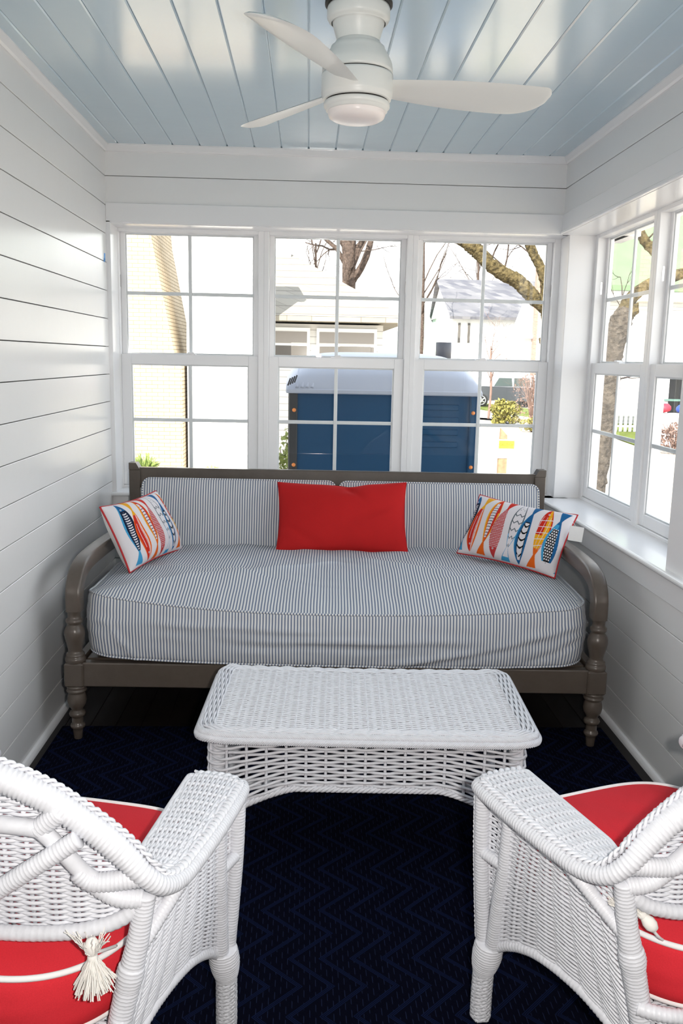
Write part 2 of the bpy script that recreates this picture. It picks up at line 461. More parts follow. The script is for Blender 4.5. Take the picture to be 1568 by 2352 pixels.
# ================================================================== ROOM SHELL
def boards_x(mb, face, sgn, y0, y1, z0=0.004, z1=None, t=.016):
    """horizontal boards on a wall whose face is x=face; sgn=+1 when the room lies towards +x"""
    z = z0
    while z < z1-.01:
        zt = min(z+BO, z1); mb.box((face-sgn*t, y0, z), (face, y1, zt-.0032), bev=.0012); z += BO
def boards_y(mb, face, x0, x1, z0, z1, t=.016):
    z = z0
    while z < z1-.01:
        zt = min(z+BO, z1); mb.box((x0, face, z), (x1, face+t, zt-.0032), bev=.0012); z += BO
ZB = .004
b = MB(); boards_x(b, 0, 1, Y_FRONT, D+.02, ZB, H)
wl = struct('wall_left', b, M_WALL, 'white horizontal shiplap wall on the left without windows')
struct('backing', MB().box((-.12, Y_FRONT-.1, -.1), (-.0155, D+.30, H+.05)), M_GAP, None, wl)
b = MB()
boards_y(b, D, -.01, XR+.01, 2.3115-BO, H)
boards_y(b, D, -.01, XR+.01, ZB, .74)
b.box((-.02, D+.0165, 2.095), (XR+.4, D+.30, H+.05)); b.box((-.02, D+.0165, -.1), (XR+.4, D+.30, SILL-.024))
wb = struct('wall_back', b, M_WALL, 'white shiplap wall behind the daybed, mostly window')
b = MB()
boards_x(b, XR, -1, Y_FRONT, D+.01, ZB, .74)
boards_x(b, XR, -1, Y_FRONT, D+.01, 2.3115-BO, H)
boards_x(b, XR, -1, Y_FRONT, 1.16, ZB+BO*5, 2.3115-BO)
b.box((XR+.0165, Y_FRONT-.1, 2.095), (XR+.34, D+.30, H+.05)); b.box((XR+.0165, Y_FRONT-.1, -.1), (XR+.34, D+.30, SILL-.024))
b.box((XR+.0165, Y_FRONT-.1, SILL-.03), (XR+.34, 1.18, 2.10)); b.box((XR+.0165, 2.745, SILL-.03), (XW+.08, 2.89, 2.10))
wr = struct('wall_right', b, M_WALL, 'white shiplap wall on the right with a run of windows')
b = MB().box((-.1, Y_FRONT-.12, -.1), (XR+.3, Y_FRONT, H+.05))
wf = struct('wall_front', b, M_WALL, 'white wall behind the viewer')

b = MB(); xs = [.5921+.13094*k for k in range(-5, 14)]
for k in range(len(xs)-1):
    b.box((xs[k]+.0004, Y_FRONT, H), (xs[k+1]-.0004, D+.01, H+.016), bev=.0045)
b.box((-.1, Y_FRONT-.1, H+.0125), (XR+.34, D+.3, H+.06))
struct('ceiling', b, M_CEIL, 'pale blue glossy board ceiling')
b = MB(); x = -.05
while x < XR+.05:
    b.box((x, Y_FRONT, -.02), (x+.0985, D+.01, 0), bev=.0012); x += .1
b.box((-.1, Y_FRONT-.1, -.10), (XR+.3, D+.3, -.018))
struct('floor', b, M_FLOOR, 'dark stained plank floor')

# trim
b = MB().box((-.0, D-.011, 2.092), (XR+.001, D+.02, 2.184), bev=.002)
b.box((.0, D, 2.088), (XR+.03, YW+.1, 2.096))
struct('trim_1', b, M_TRIM, 'white flat head board over the back windows')
b = MB().box((XR-.011, 1.10, 2.092), (XR+.02, D+.0, 2.184), bev=.002)
b.box((XR-.016, 1.10, 2.090), (XR+.02, D, 2.106), bev=.003)
b.box((XR, 1.18, 2.088), (XW+.1, D+.02, 2.096))
struct('trim_2', b, M_TRIM, 'white flat head board over the right windows')
prof = [(0, 0), (.022, 0), (.022, -.006), (.012, -.026), (.006, -.033), (0, -.033)]
struct('trim_3', MB().prism([(D-u, H+w) for u, w in prof], 'x', 0, XR), M_TRIM, 'white crown strip along the back wall under the blue ceiling')
struct('trim_4', MB().prism([(u, H+w) for u, w in prof], 'y', Y_FRONT, D), M_TRIM, 'white crown strip along the left wall under the blue ceiling')
struct('trim_5', MB().prism([(XR-u, H+w) for u, w in prof], 'y', Y_FRONT, D), M_TRIM, 'white crown strip along the right wall under the blue ceiling')
# jambs
struct('trim_6', MB().box((-.03, D-.011, SILL-.004), (.021, YW+.12, 2.10), bev=.0015), M_TRIM, 'white side jamb of the left back window')
struct('trim_7', MB().box((2.292, 4.452, SILL-.01), (2.508, 4.683, 2.10), bev=.002), M_TRIM, 'white corner post between back and right windows')
b = MB().box((XR-.012, 2.742, SILL-.004), (XW+.08, 2.893, 2.094), bev=.002); b.box((XR-.012, 1.10, SILL-.004), (XR+.02, 1.185, 2.094), bev=.002)
struct('trim_8', b, M_TRIM, 'white casing post between the right windows')
# stools (window sills) with rounded noses and flat aprons
def nose(n=7, h=.023):
    return [(h/2*math.sin(PI*k/n), -h/2+h/2*math.cos(PI*k/n)) for k in range(n+1)]
def stool_profile(depth): return [(-depth, 0)] + [(u, w) for u, w in nose()] + [(-depth, -.023)]
struct('trim_9', MB().prism([(D-.025-u, SILL+w) for u, w in stool_profile(.25)], 'x', .0, XR+.1, False), M_TRIM, 'white window sill along the back wall')
struct('trim_10', MB().prism([(XR-.032-u, SILL+w) for u, w in stool_profile(.27)], 'y', 1.06, D+.05, False), M_TRIM, 'glossy white window sill along the right wall')
struct('trim_11', MB().box((0, D-.013, .648), (XR, D+.01, SILL-.022), bev=.002), M_TRIM, 'white apron board under the back sill')
struct('trim_12', MB().box((XR-.013, 1.10, .648), (XR+.01, D-.01, SILL-.022), bev=.002), M_TRIM, 'white apron board under the right sill')
qr = [(0, 0), (.019, 0)] + [(.019*math.cos(a), .019*math.sin(a)) for a in np.linspace(0.2, PI/2-.2, 5)] + [(0, .019)]
qr = [(u*1.0, w*1.15) for u, w in qr]
struct('baseboard_left', MB().prism(qr, 'y', Y_FRONT, D), M_TRIM, 'white shoe moulding at the foot of the left wall')
struct('baseboard_right', MB().prism([(XR-u, w) for u, w in qr], 'y', Y_FRONT, D), M_TRIM, 'white shoe moulding at the foot of the right wall')
struct('baseboard_back', MB().prism([(D-u, w) for u, w in qr], 'x', 0, XR), M_TRIM, 'white shoe moulding at the foot of the back wall')

# ------------------------------------------------------------------ windows (double hung, 2x2 grilles in each sash)
def window(n, o, a, d, u0, u1, c, label):
    """o origin, a along the wall, d outwards. u0..u1 outer frame, c glass centre"""
    o, a, d = map(np.array, (o, a, d)); R = np.column_stack([a, d, [0, 0, 1]])
    def bx(mb, p, q, bev=.002): mb.box(p, q, R, o, bev)
    f = MB(); z0, z1 = SILL-.002, 2.094
    gu = .332; ft = c-gu-.022-u0; ft2 = u1-(c+gu+.022)
    bx(f, (u0, 0, z0), (c-gu-.022, .080, z1)); bx(f, (c+gu+.022, 0, z0), (u1, .080, z1))
    bx(f, (c-gu-.022, .001, z1-.022), (c+gu+.022, .079, z1)); bx(f, (c-gu-.022, .001, z0), (c+gu+.022, .079, z0+.016))
    root = f.build('window_%d' % n, M_VINYL); tag(root, label, 'window', kind='structure')
    def sash(name, zb, zt, d0, d1, st, rail_b, rail_t, gc, zg):
        s = MB(); uo0, uo1 = c-gu-.022, c+gu+.022
        if name == 'lower_sash': uo0 -= .0; uo1 += .0
        bx(s, (uo0, d0, zb), (uo0+st, d1, zt)); bx(s, (uo1-st, d0, zb), (uo1, d1, zt))
        bx(s, (uo0+st, d0+.0004, zb), (uo1-st, d1, zb+rail_b)); bx(s, (uo0+st, d0+.0004, zt-rail_t), (uo1-st, d1, zt))
        # glazing bead, set back
        e = .006; g0, g1 = uo0+st, uo1-st; zb2, zt2 = zb+rail_b, zt-rail_t
        for p, q in (((g0, d0+.008, zb2), (g0+e, d1-.008, zt2)), ((g1-e, d0+.008, zb2), (g1, d1-.008, zt2)), ((g0+e, d0+.009, zb2), (g1-e, d1-.009, zb2+e)), ((g0+e, d0+.009, zt2-e), (g1-e, d1-.009, zt2))):
            bx(s, p, q, .001)
        so = s.build(name, M_VINYL, root)
        dm = (d0+d1)/2
        m = MB(); bx(m, (c-.009, dm-.006, zb2), (c+.009, dm+.006, zt2)); bx(m, (g0, dm-.005, zg-.009), (c-.009, dm+.005, zg+.009)); bx(m, (c+.009, dm-.005, zg-.009), (g1, dm+.005, zg+.009))
        m.build('grille', M_VINYL, so)
        gl = MB(); bx(gl, (g0-.004, dm-.0105, zb2-.004), (g1+.004, dm-.0085, zt2+.004), 0); gl.build('glass', M_GLASS, so)
        return so
    sash('upper_sash', 1.425, z1-.012, .045, .073, .026, .040, .014, c, 1.772)
    lo = sash('lower_sash', z0+.017, 1.462, .010, .042, .050, .052, .052, c, 1.122)
    k = MB(); bx(k, (c-.030, .012, 1.460), (c+.030, .042, 1.468), .002); bx(k, (c-.012, .006, 1.466), (c+.022, .034, 1.476), .003)
    k.build('sash_lock', M_VINYL, lo)
    # tilt latch slots on the jamb tracks
    t = MB()
    for s_ in (-1, 1):
        uu = c+s_*(gu+.0215)
        bx(t, (uu-.001, .026, 1.80), (uu+.001, .036, 1.86), 0); 
    t.build('latch_slot', M_METAL, root)
    return root
OB = (0, YW, 0)
window(1, OB, (1, 0, 0), (0, 1, 0), .0, .7625, .380, 'back window nearest the left wall')
window(2, OB, (1, 0, 0), (0, 1, 0), .7625, 1.5265, 1.1435, 'middle back window')
window(3, OB, (1, 0, 0), (0, 1, 0), 1.5265, 2.296, 1.9085, 'back window nearest the corner post')
OR_ = (XW, 0, 0)
window(4, OR_, (0, 1, 0), (1, 0, 0), 3.672, 4.456, 4.062, 'right window nearest the corner post')
window(5, OR_, (0, 1, 0), (1, 0, 0), 2.885, 3.672, 3.290, 'right window nearer the viewer')
window(6, OR_, (0, 1, 0), (1, 0, 0), 1.965, 2.744, 2.355, 'added right window beyond the casing post, out of view, for fill light')  # out of view; added to brighten the left wall and the chairs
window(7, OR_, (0, 1, 0), (1, 0, 0), 1.182, 1.965, 1.575, 'added right window beside the viewer, out of view, for fill light')  # second unseen window, also added for more fill light
# house around the porch: roof, outer walls (they shade the ground near the windows)
b = MB().box((-.3, Y_FRONT-.5, H+.07), (XR+.75, D+.75, H+.20)); b.box((-.3, Y_FRONT-.5, H+.20), (XR+.45, D+.45, H+.55))
struct('trim_13', b, M_EXT, 'overhanging roof edge of the porch')
b = MB().box((-7, -8, GZ), (-.125, D+.30, 4.4)); b.box((-.12, Y_FRONT-.1, GZ), (XR+.33, D+.29, -.10))
struct('wall_outer', b, M_EXT, 'outer wall of the house beside the porch')

# ================================================================== RUG
b = MB(); b.box((.045, -1.0, .0), (2.20, 3.262, .009), bev=.003)
tag(b.build('area_rug', M_RUG), 'dark navy rug woven in tonal chevrons on the dark floor', 'rug')

# ================================================================== CEILING FAN
FX, FY = 1.127, 2.67
fan = thing('ceiling_fan', 'white three blade ceiling fan hugging the blue ceiling', 'ceiling fan', (FX, FY, H))
b = MB().lathe([(0, 0), (.094, 0), (.096, -.004), (.096, -.010), (.090, -.012), (.060, -.012)], n=48); b.build('ceiling_plate_shade', M_FANDARK, fan)  # near-black plate colour paints in the shadow ring above the canopy
b = MB().lathe([(.060, -.012), (.087, -.013), (.0895, -.020), (.0895, -.044), (.085, -.052), (.078, -.054), (.0775, -.058)], n=48)
b.lathe([(.0755, -.050), (.0735, -.060), (.068, -.078), (.0625, -.096), (.0605, -.108)], n=48)
b.build('canopy', M_FAN, fan)
b = MB().lathe([(.058, -.104), (.063, -.106), (.067, -.112), (.072, -.118), (.077, -.121), (.0795, -.128), (.088, -.142), (.0965, -.158), (.100, -.168), (.1015, -.182), (.1015, -.190), (.097, -.1905)], n=56)
b.lathe([(.097, -.194), (.1025, -.1945), (.1030, -.200), (.1030, -.246), (.1020, -.252), (.0985, -.257), (.0985, -.261), (.0955, -.264), (.080, -.2645)], n=56)
mo = b.build('motor_housing', M_FAN, fan)
MB().lathe([(.0955, -.188), (.0955, -.197)], n=48).lathe([(.090, -.262), (.090, -.272)], n=48).build('shadow_gap', M_FANDARK, mo)
b = MB().lathe([(.080, -.2685), (.0935, -.269), (.0955, -.273), (.0955, -.281), (.0915, -.285), (.0895, -.286), (.0895, -.291), (.0845, -.294), (.075, -.294)], n=56)
lr = b.build('light_ring', M_FAN, fan)
MB().lathe([(.0835, -.288), (.0835, -.300), (.080, -.309), (.068, -.316), (.045, -.321), (.020, -.323), (0, -.3235)], n=56).build('light_diffuser', M_OPAL, fan)
def fan_blade(ang):
    # outline along local x (radius), y chord; leading (+y) edge pitched down
    r = np.linspace(.085, .575, 60); t = (r-.085)/.49
    up = -(.036+.010*t+.012*np.sin(PI*t))                     # nearly straight edge (-y)
    lo = .046+.068*t**.9 + .013*np.sin(PI*t)                  # widening edge (+y)
    tip = np.clip((r-.43)/.145, 0, 1); lo = lo*np.sqrt(np.clip(1-tip**2.6, 0, 1))*.98
    tip2 = np.clip((r-.545)/.030, 0, 1); up = up*np.sqrt(np.clip(1-tip2**2.4*.92, 0, 1))
    n = 9; G = []
    for side in (1, -1):
        rows = []
        for k in range(n):
            w = k/(n-1); y = up+(lo-up)*w
            edge = 1-abs(2*w-1)**6
            z = side*.0046*edge*np.where(t > .999, 0, 1)
            rows.append(np.column_stack([r, y, np.broadcast_to(z, r.shape)]))
        G.append(np.array(rows))
    b = MB(); b.grid(G[0]); b.grid(G[1], flip=True)
    pr = math.radians(19); c_, s_ = math.cos(pr), math.sin(pr)
    for k in range(len(b.v)):
        V = b.v[k]; x, y, z = V.T
        tw = 1-.25*(x-.085)/.49
        b.v[k] = np.column_stack([x, y*math.cos(pr)+z*s_, z*c_-y*np.sin(pr*tw)-.223])
    o = b.build('blade', M_FAN, fan); o.rotation_euler = (0, 0, ang); return o
for a in (4, 124, 243): fan_blade(math.radians(a))

# ================================================================== DAYBED
DB_Y = 3.122
db = thing('daybed', 'brown grey wooden daybed with turned legs and curved arms under the back windows', 'daybed', (1.118, DB_Y, 0), math.radians(-1.62))
HW = .982; DEP = 1.115
def turned(z_list):
    """front post below the arm: lathe turnings with a square block between"""
    return z_list
leg_prof = [(.0, .0118), (.0155, .0118), (.0175, .014), (.0205, .050), (.0235, .066), (.0290, .070), (.0305, .078), (.0290, .086), (.0225, .092), (.0235, .100), (.0225, .118), (.0240, .126), (.0315, .130), (.0345, .140), (.0315, .150), (.0230, .155), (.0220, .160), (.0270, .170), (.0360, .186), (.0400, .206), (.0385, .226), (.0345, .242), (.0330, .250), (.0400, .253), (.0425, .259), (.0400, .265), (.0370, .267), (.0395, .272), (.0410, .278), (.0385, .284), (.0360, .286)]
leg_prof = [(r*.9, z*.79) for r, z in leg_prof]
up_prof = [(.036, .318), (.0375, .322), (.0385, .330), (.036, .337), (.0335, .339), (.0345, .345), (.0330, .352), (.0270, .356), (.0260, .366), (.0290, .385), (.0345, .408), (.0380, .430), (.0375, .445), (.0330, .460), (.0265, .470), (.0245, .476), (.0290, .479), (.0320, .486), (.0310, .494), (.0260, .498), (.0235, .505), (.0240, .520), (.0275, .532), (.0280, .534)]
up_prof = [(r, .318+(z-.318)*.93) for r, z in up_prof]
ARM_Z = .520
for s in (-1, 1):
    b = MB().lathe(leg_prof, (s*HW, 0, 0), 24)
    b.box((s*HW-.036, -.036, .225), (s*HW+.036, .036, .318), bev=.006)
    b.lathe(up_prof, (s*HW, 0, 0), 24)
    b.build('front_post', M_WOOD, db)
    # arm: rises from the post, bends back in a wide curve, runs to the back post
    P = [(0, ARM_Z-.004), (0, .55), (.003, .583), (.018, .617), (.050, .645), (.10, .661), (.16, .669), (.25, .672), (.40, .671), (.60, .665), (.90, .656), (DEP-.02, .650)]
    C = catmull(P, 8)
    T = np.gradient(C, axis=0); T /= np.linalg.norm(T, axis=1)[:, None]; Nn = np.column_stack([T[:, 1], -T[:, 0]])   # outward/up normal
    hw, ht, k = .0285, .030, .010
    sec = []
    for cx, cy, a0 in ((hw-k, ht-k, 0), (-hw+k, ht-k, 90), (-hw+k, -ht+k, 180), (hw-k, -ht+k, 270)):
        for q in range(5):
            a = math.radians(a0+22.5*q); sec.append((cx+k*math.cos(a), cy+k*math.sin(a)))
    sec = np.array(sec); xo = s*HW - s*.004
    G = []
    for p, nn, t in zip(C, Nn, T):
        G.append(np.column_stack([xo+sec[:, 0], p[0]-sec[:, 1]*(-nn[0]) , p[1]+sec[:, 1]*(nn[1])]))
    G = np.array(G)
    b = MB().grid(G, closed_u=True)
    b.poly(G[0], [[i, i+1, len(sec)-1-i-1, len(sec)-1-i] for i in range(len(sec)//2-1)])
    b.build('arm', M_WOOD, db)
    # back post, square with a chamfered head
    b = MB().box((s*(HW+.012)-.027, DEP-.030, .20), (s*(HW+.012)+.027, DEP+.030, .905), bev=.003)
    xc = s*(HW+.012); o_ = [(xc-.027, .905), (xc+.027, .905), (xc+.027, .937), (xc-.027, .937)]
    o_ = [(xc-.027, .905), (xc+.027, .905), (xc+(.027 if s > 0 else .008), .938), (xc+(-.008 if s > 0 else -.027), .938)]
    b.prism(o_, 'y', DEP-.030, DEP+.030)
    b.lathe([(r, z) for r, z in leg_prof], (xc, DEP, 0), 16)
    b.build('back_post', M_WOOD, db)
    MB().box((s*HW-.018, .02, .225), (s*HW+.018, DEP-.02, .315), bev=.004).build('side_rail', M_WOOD, db)
MB().box((-HW+.03, -.024, .225), (HW-.03, .018, .3185), bev=.004).build('front_rail', M_WOOD, db)
MB().box((-HW, DEP-.02, .235), (HW, DEP+.02, .325), bev=.004).build('back_rail', M_WOOD, db)
MB().box((-HW, DEP-.018, .815), (HW, DEP+.018, .915), bev=.004).build('top_rail', M_WOOD, db)
MB().box((-.04, DEP-.014, .32), (.04, DEP+.014, .82), bev=.003).build('centre_stile', M_WOOD, db)
for k in range(10):
    x = -.87+k*.193; 
    if abs(x) > .05: MB().box((x-.028, DEP-.010, .32), (x+.028, DEP+.010, .82), bev=.002).build('back_slat', M_WOOD, db)
for k in range(9): MB().box((-HW+.02, .08+k*.115, .286), (HW-.02, .15+k*.115, .302), bev=.002).build('bed_slat', M_WOOD, db)

# ------------------------------------------------------------------ ring cushions (mattress, back and seat cushions)
def ring_cushion(out, zb, zs, crown, bulge, nlev=9, ntop=26, wr=0, edge=.0, uvmode='x', bottom=True, top_pow=2.2, seed=1):
    """out (N,2) closed outline; zb,zs arrays (bottom/top seam heights along the outline)"""
    N = len(out); zb = np.broadcast_to(zb, (N,)); zs = np.broadcast_to(zs, (N,))
    c = out.mean(0); rad = out-c
    T = np.roll(out, -1, 0)-np.roll(out, 1, 0); T /= np.linalg.norm(T, axis=1)[:, None]; Nn = np.column_stack([T[:, 1], -T[:, 0]])
    L = np.concatenate([[0], np.cumsum(np.linalg.norm(np.diff(out, axis=0), axis=1))])
    g = np.random.default_rng(seed)
    fr = [(g.uniform(2, 7)*k**.5, g.uniform(-6, 6), g.uniform(0, 6.28), 1/k) for k in range(1, 9)]
    def noise(x, y):
        return sum(a*np.sin(p*x*2.2+q*y*1.6+f) for p, q, f, a in fr)/3
    rows, uvs = [], []
    def uvof(P, side, t):
        if not side: return np.column_stack([P[:, 0], P[:, 1]])
        # on the sides the stripe follows the seam: continue x on front/back, arclength on the ends
        return np.column_stack([P[:, 0] if uvmode == 'x' else L, P[:, 2]])
    if bottom:
        for f in (.0, .5, .9): 
            P = np.column_stack([c+rad*f, zb]); rows.append(P); uvs.append(uvof(P, False, 0))
    for k in range(nlev+1):
        t = k/nlev; z = zb+(zs-zb)*t
        w = bulge*math.sin(PI*t)**.7 + wr*noise(L*1.2, np.full(N, t*4))*math.sin(PI*t)
        P = np.column_stack([out+Nn*np.asarray(w)[..., None] if np.ndim(w) else out+Nn*w, z]); rows.append(P)
        U = uvof(P, True, t); 
        endness = np.abs(Nn[:, 0]); U[:, 0] = np.where(endness > .8, out[:, 1]*1.0, out[:, 0]); uvs.append(U)
    zm = zs.mean()
    for k in range(1, ntop+1):
        f = 1-k/ntop; f2 = f
        base = zs*f**.6+zm*(1-f**.6)
        xy = c+rad*f2
        z = base+crown*(1-f**top_pow) + wr*1.6*noise(xy[:, 0]*2.2, xy[:, 1]*2.2)*min(1, (1-f)*4)
        P = np.column_stack([xy, z]); rows.append(P); uvs.append(uvof(P, False, 0))
    return np.array(rows), np.array(uvs)
def cushion_mesh(G, U):
    b = MB(); b.grid(G, closed_u=True, uv=U); return b
# mattress --------------------------------------------------------------------
mt = thing('mattress', 'thick blue and cream ticking striped mattress on the daybed', 'mattress', (1.118, DB_Y, 0), math.radians(-1.62))
out = resample(rrect(.945, .515, .11, 12)[::1], .012, True)
out = out + np.array([0, .505])
# slightly bowed front
fx = out[:, 0]; front = np.clip((.2-out[:, 1])/.2, 0, 1)
out = out - np.column_stack([0*fx, .018*front*(1-(fx/.95)**2)])
xx = out[:, 0]/.945
zs = np.where(True, .548 + .010*np.abs(xx)**2*np.sign(0+1) , 0) - .026*(1-xx**2)*front + .030*np.clip(-xx, 0, 1)**3*front
zs = np.where(out[:, 1] > .2, .565, zs*front+.565*(1-front))
zb = .3235 + .014*np.abs(xx)**5 + .012*np.clip(-xx, 0, 1)**2*front
G, U = ring_cushion(out, zb, zs, .045, .014, nlev=16, ntop=44, wr=.0040, top_pow=2.6, seed=5)
# broad creases on top and front
def creases(G):
    x, y, z = G[..., 0], G[..., 1], G[..., 2]
    def ridge(x0, y0, ang, ln, w, a):
        c_, s_ = math.cos(ang), math.sin(ang); p = (x-x0)*c_+(y-y0)*s_; q = -(x-x0)*s_+(y-y0)*c_
        return a*np.exp(-(q/w)**2)*np.exp(-(p/ln)**2)
    top = (z > .53)
    dz = ridge(.25, .45, -.5, .22, .020, .008)+ridge(.32, .55, -.45, .25, .018, -.006)+ridge(-.55, .35, -.35, .3, .02, .007)+ridge(-.30, .30, -.25, .3, .022, -.006)+ridge(.45, .25, .3, .25, .02, .006)+ridge(.1, .75, .2, .3, .02, .005)+ridge(-.65, .18, .5, .2, .02, .006)
    G[..., 2] = z+np.where(top, dz*1.5, 0)
    fr = np.clip((.06-y)/.06, 0, 1)*np.clip((z-.31)/.03, 0, 1)*np.clip((.52-z)/.03, 0, 1)
    def fridge(x0, z0, ang, ln, w, a):
        c_, s_ = math.cos(ang), math.sin(ang); p = (x-x0)*c_+(z-z0)*s_; q = -(x-x0)*s_+(z-z0)*c_
        return a*np.exp(-(q/w)**2)*np.exp(-(p/ln)**2)
    dy = fridge(.40, .36, .16, .30, .012, -.011)+fridge(.55, .38, .20, .3, .012, .010)+fridge(.1, .42, .02, .35, .014, -.008)+fridge(-.4, .47, -.03, .4, .012, -.006)+fridge(-.1, .40, 0, .4, .012, .006)+fridge(-.80, .40, -.9, .12, .010, -.006)+fridge(.75, .45, .3, .2, .012, -.006)+fridge(.85, .40, .4, .2, .010, .006)
    G[..., 1] = G[..., 1]+fr*dy*1.7
creases(G)
cushion_mesh(G, U).build('cover', M_TICK, mt, uv=True)
def piping_ring(P, r, m, name, parent, uvs=.12):
    b = MB(); P = np.asarray(P); n = 7
    b.tube(P, r, n, closed=True)
    L = np.concatenate([[0], np.cumsum(np.linalg.norm(np.diff(P, axis=0), axis=1))])
    b.uv[-1] = np.column_stack([np.repeat(L, n)*1.0, np.zeros(len(P)*n)])
    return b.build(name, m, parent, uv=True)
piping_ring(G[3+16], .0042, M_TICK, 'top_piping', mt); piping_ring(G[3], .0042, M_TICK, 'bottom_piping', mt)

# back cushions -----------------------------------------------------------------
def back_cushion(x0, x1, label):
    w, h, t = x1-x0, .335, .135
    o = thing('back_cushion', label, 'cushion', (1.118, DB_Y, 0), math.radians(-1.62), 'ticking striped back cushions')
    o_ = resample(rrect(w/2, h/2, .035, 8), .010, True)
    G, U = ring_cushion(o_, -t/2, t/2, .012, .006, nlev=8, ntop=24, wr=.0016, top_pow=2.5, seed=int(x0*100)+300)
    # local (x, up, front) -> lean back against the daybed back
    lean = math.radians(15); c_, s_ = math.cos(lean), math.sin(lean)
    def place(P):
        x, u, f = P[..., 0], P[..., 1], P[..., 2]
        y = -f*c_+u*s_; z = f*s_+u*c_
        return np.stack([(x0+x1)/2+x, .955+y, .7075+z], -1)
    Gp = place(G)
    # keep the stripes upright on front: uv x = x + offset
    U = U.copy(); U[..., 0] = Gp[..., 0]+.3
    cushion_mesh(Gp, U).build('cover', M_TICK, o, uv=True)
    piping_ring(Gp[3+8], .0038, M_TICK, 'piping', o)
    return o
back_cushion(-.920, -.012, 'left of two striped back cushions, behind the left fish pillow')
back_cushion(.006, .950, 'right of two striped back cushions, behind the right fish pillow')

# ------------------------------------------------------------------ throw pillows
def pillow_shape(w, h, t, nu, nv, dog=.10, seed=0, plump=.5):
    u = np.linspace(-1, 1, nu); v = np.linspace(-1, 1, nv); Uu, Vv = np.meshgrid(u, v)
    x = w/2*Uu*(1-dog*.55*(1-Vv**2)*np.abs(Uu)); z = h/2*Vv*(1-dog*(1-Uu**2)*np.abs(Vv))
    th = t/2*((1-np.abs(Uu)**2.4)*(1-np.abs(Vv)**2.4))**plump
    g = np.random.default_rng(seed)
    wr = sum(a*np.sin(p*Uu+q*Vv+f) for p, q, f, a in [(g.uniform(1, 6), g.uniform(-6, 6), g.uniform(0, 6), .0016) for _ in range(5)])
    fr = np.stack([x, -(th+wr*np.minimum(1, th/(t*.2))), z], -1); bk = np.stack([x, th*.9, z], -1)
    return fr, bk
def edge_loop(G): return np.vstack([G[0, :-1], G[:-1, -1], G[-1, :0:-1], G[:0:-1, 0]])
def place_pillow(o, loc, rx, ry, rz):
    o.location = loc; o.rotation_euler = (rx, ry, rz)

rp = thing('throw_pillow', 'plain red linen lumbar pillow in the middle of the daybed', 'pillow')
fr, bk = pillow_shape(.60, .35, .145, 70, 46, .085, 3)
def dent(P, x0, z0, sx, sz, a, ang=0):
    c_, s_ = math.cos(ang), math.sin(ang); dx = P[..., 0]-x0; dz = P[..., 2]-z0
    p = dx*c_+dz*s_; q = -dx*s_+dz*c_
    P[..., 1] += a*np.exp(-(p/sx)**2-(q/sz)**2)
dent(fr, .045, .12, .06, .018, .014, -.7); dent(fr, .03, .125, .05, .02, .010, .25); dent(fr, .15, .01, .10, .02, .007, .3); dent(fr, -.20, -.09, .09, .02, .008, -.5); dent(fr, -.02, .15, .05, .03, .010)
fr[..., 2] -= .012*np.exp(-((fr[..., 0]-.05)/.05)**2)*np.clip(fr[..., 2]/.17, 0, 1)**2
bk[..., 2] -= .012*np.exp(-((bk[..., 0]-.05)/.05)**2)*np.clip(bk[..., 2]/.17, 0, 1)**2
b = MB().grid(fr); b.grid(bk, flip=True); b.build('cover', M_RED, rp)
b = MB().tube(edge_loop(fr), .0022, 5, closed=True); b.build('seam', M_RED, rp)
place_pillow(rp, (1.160, 3.915, .738), math.radians(-30), math.radians(-1), math.radians(-2.4))

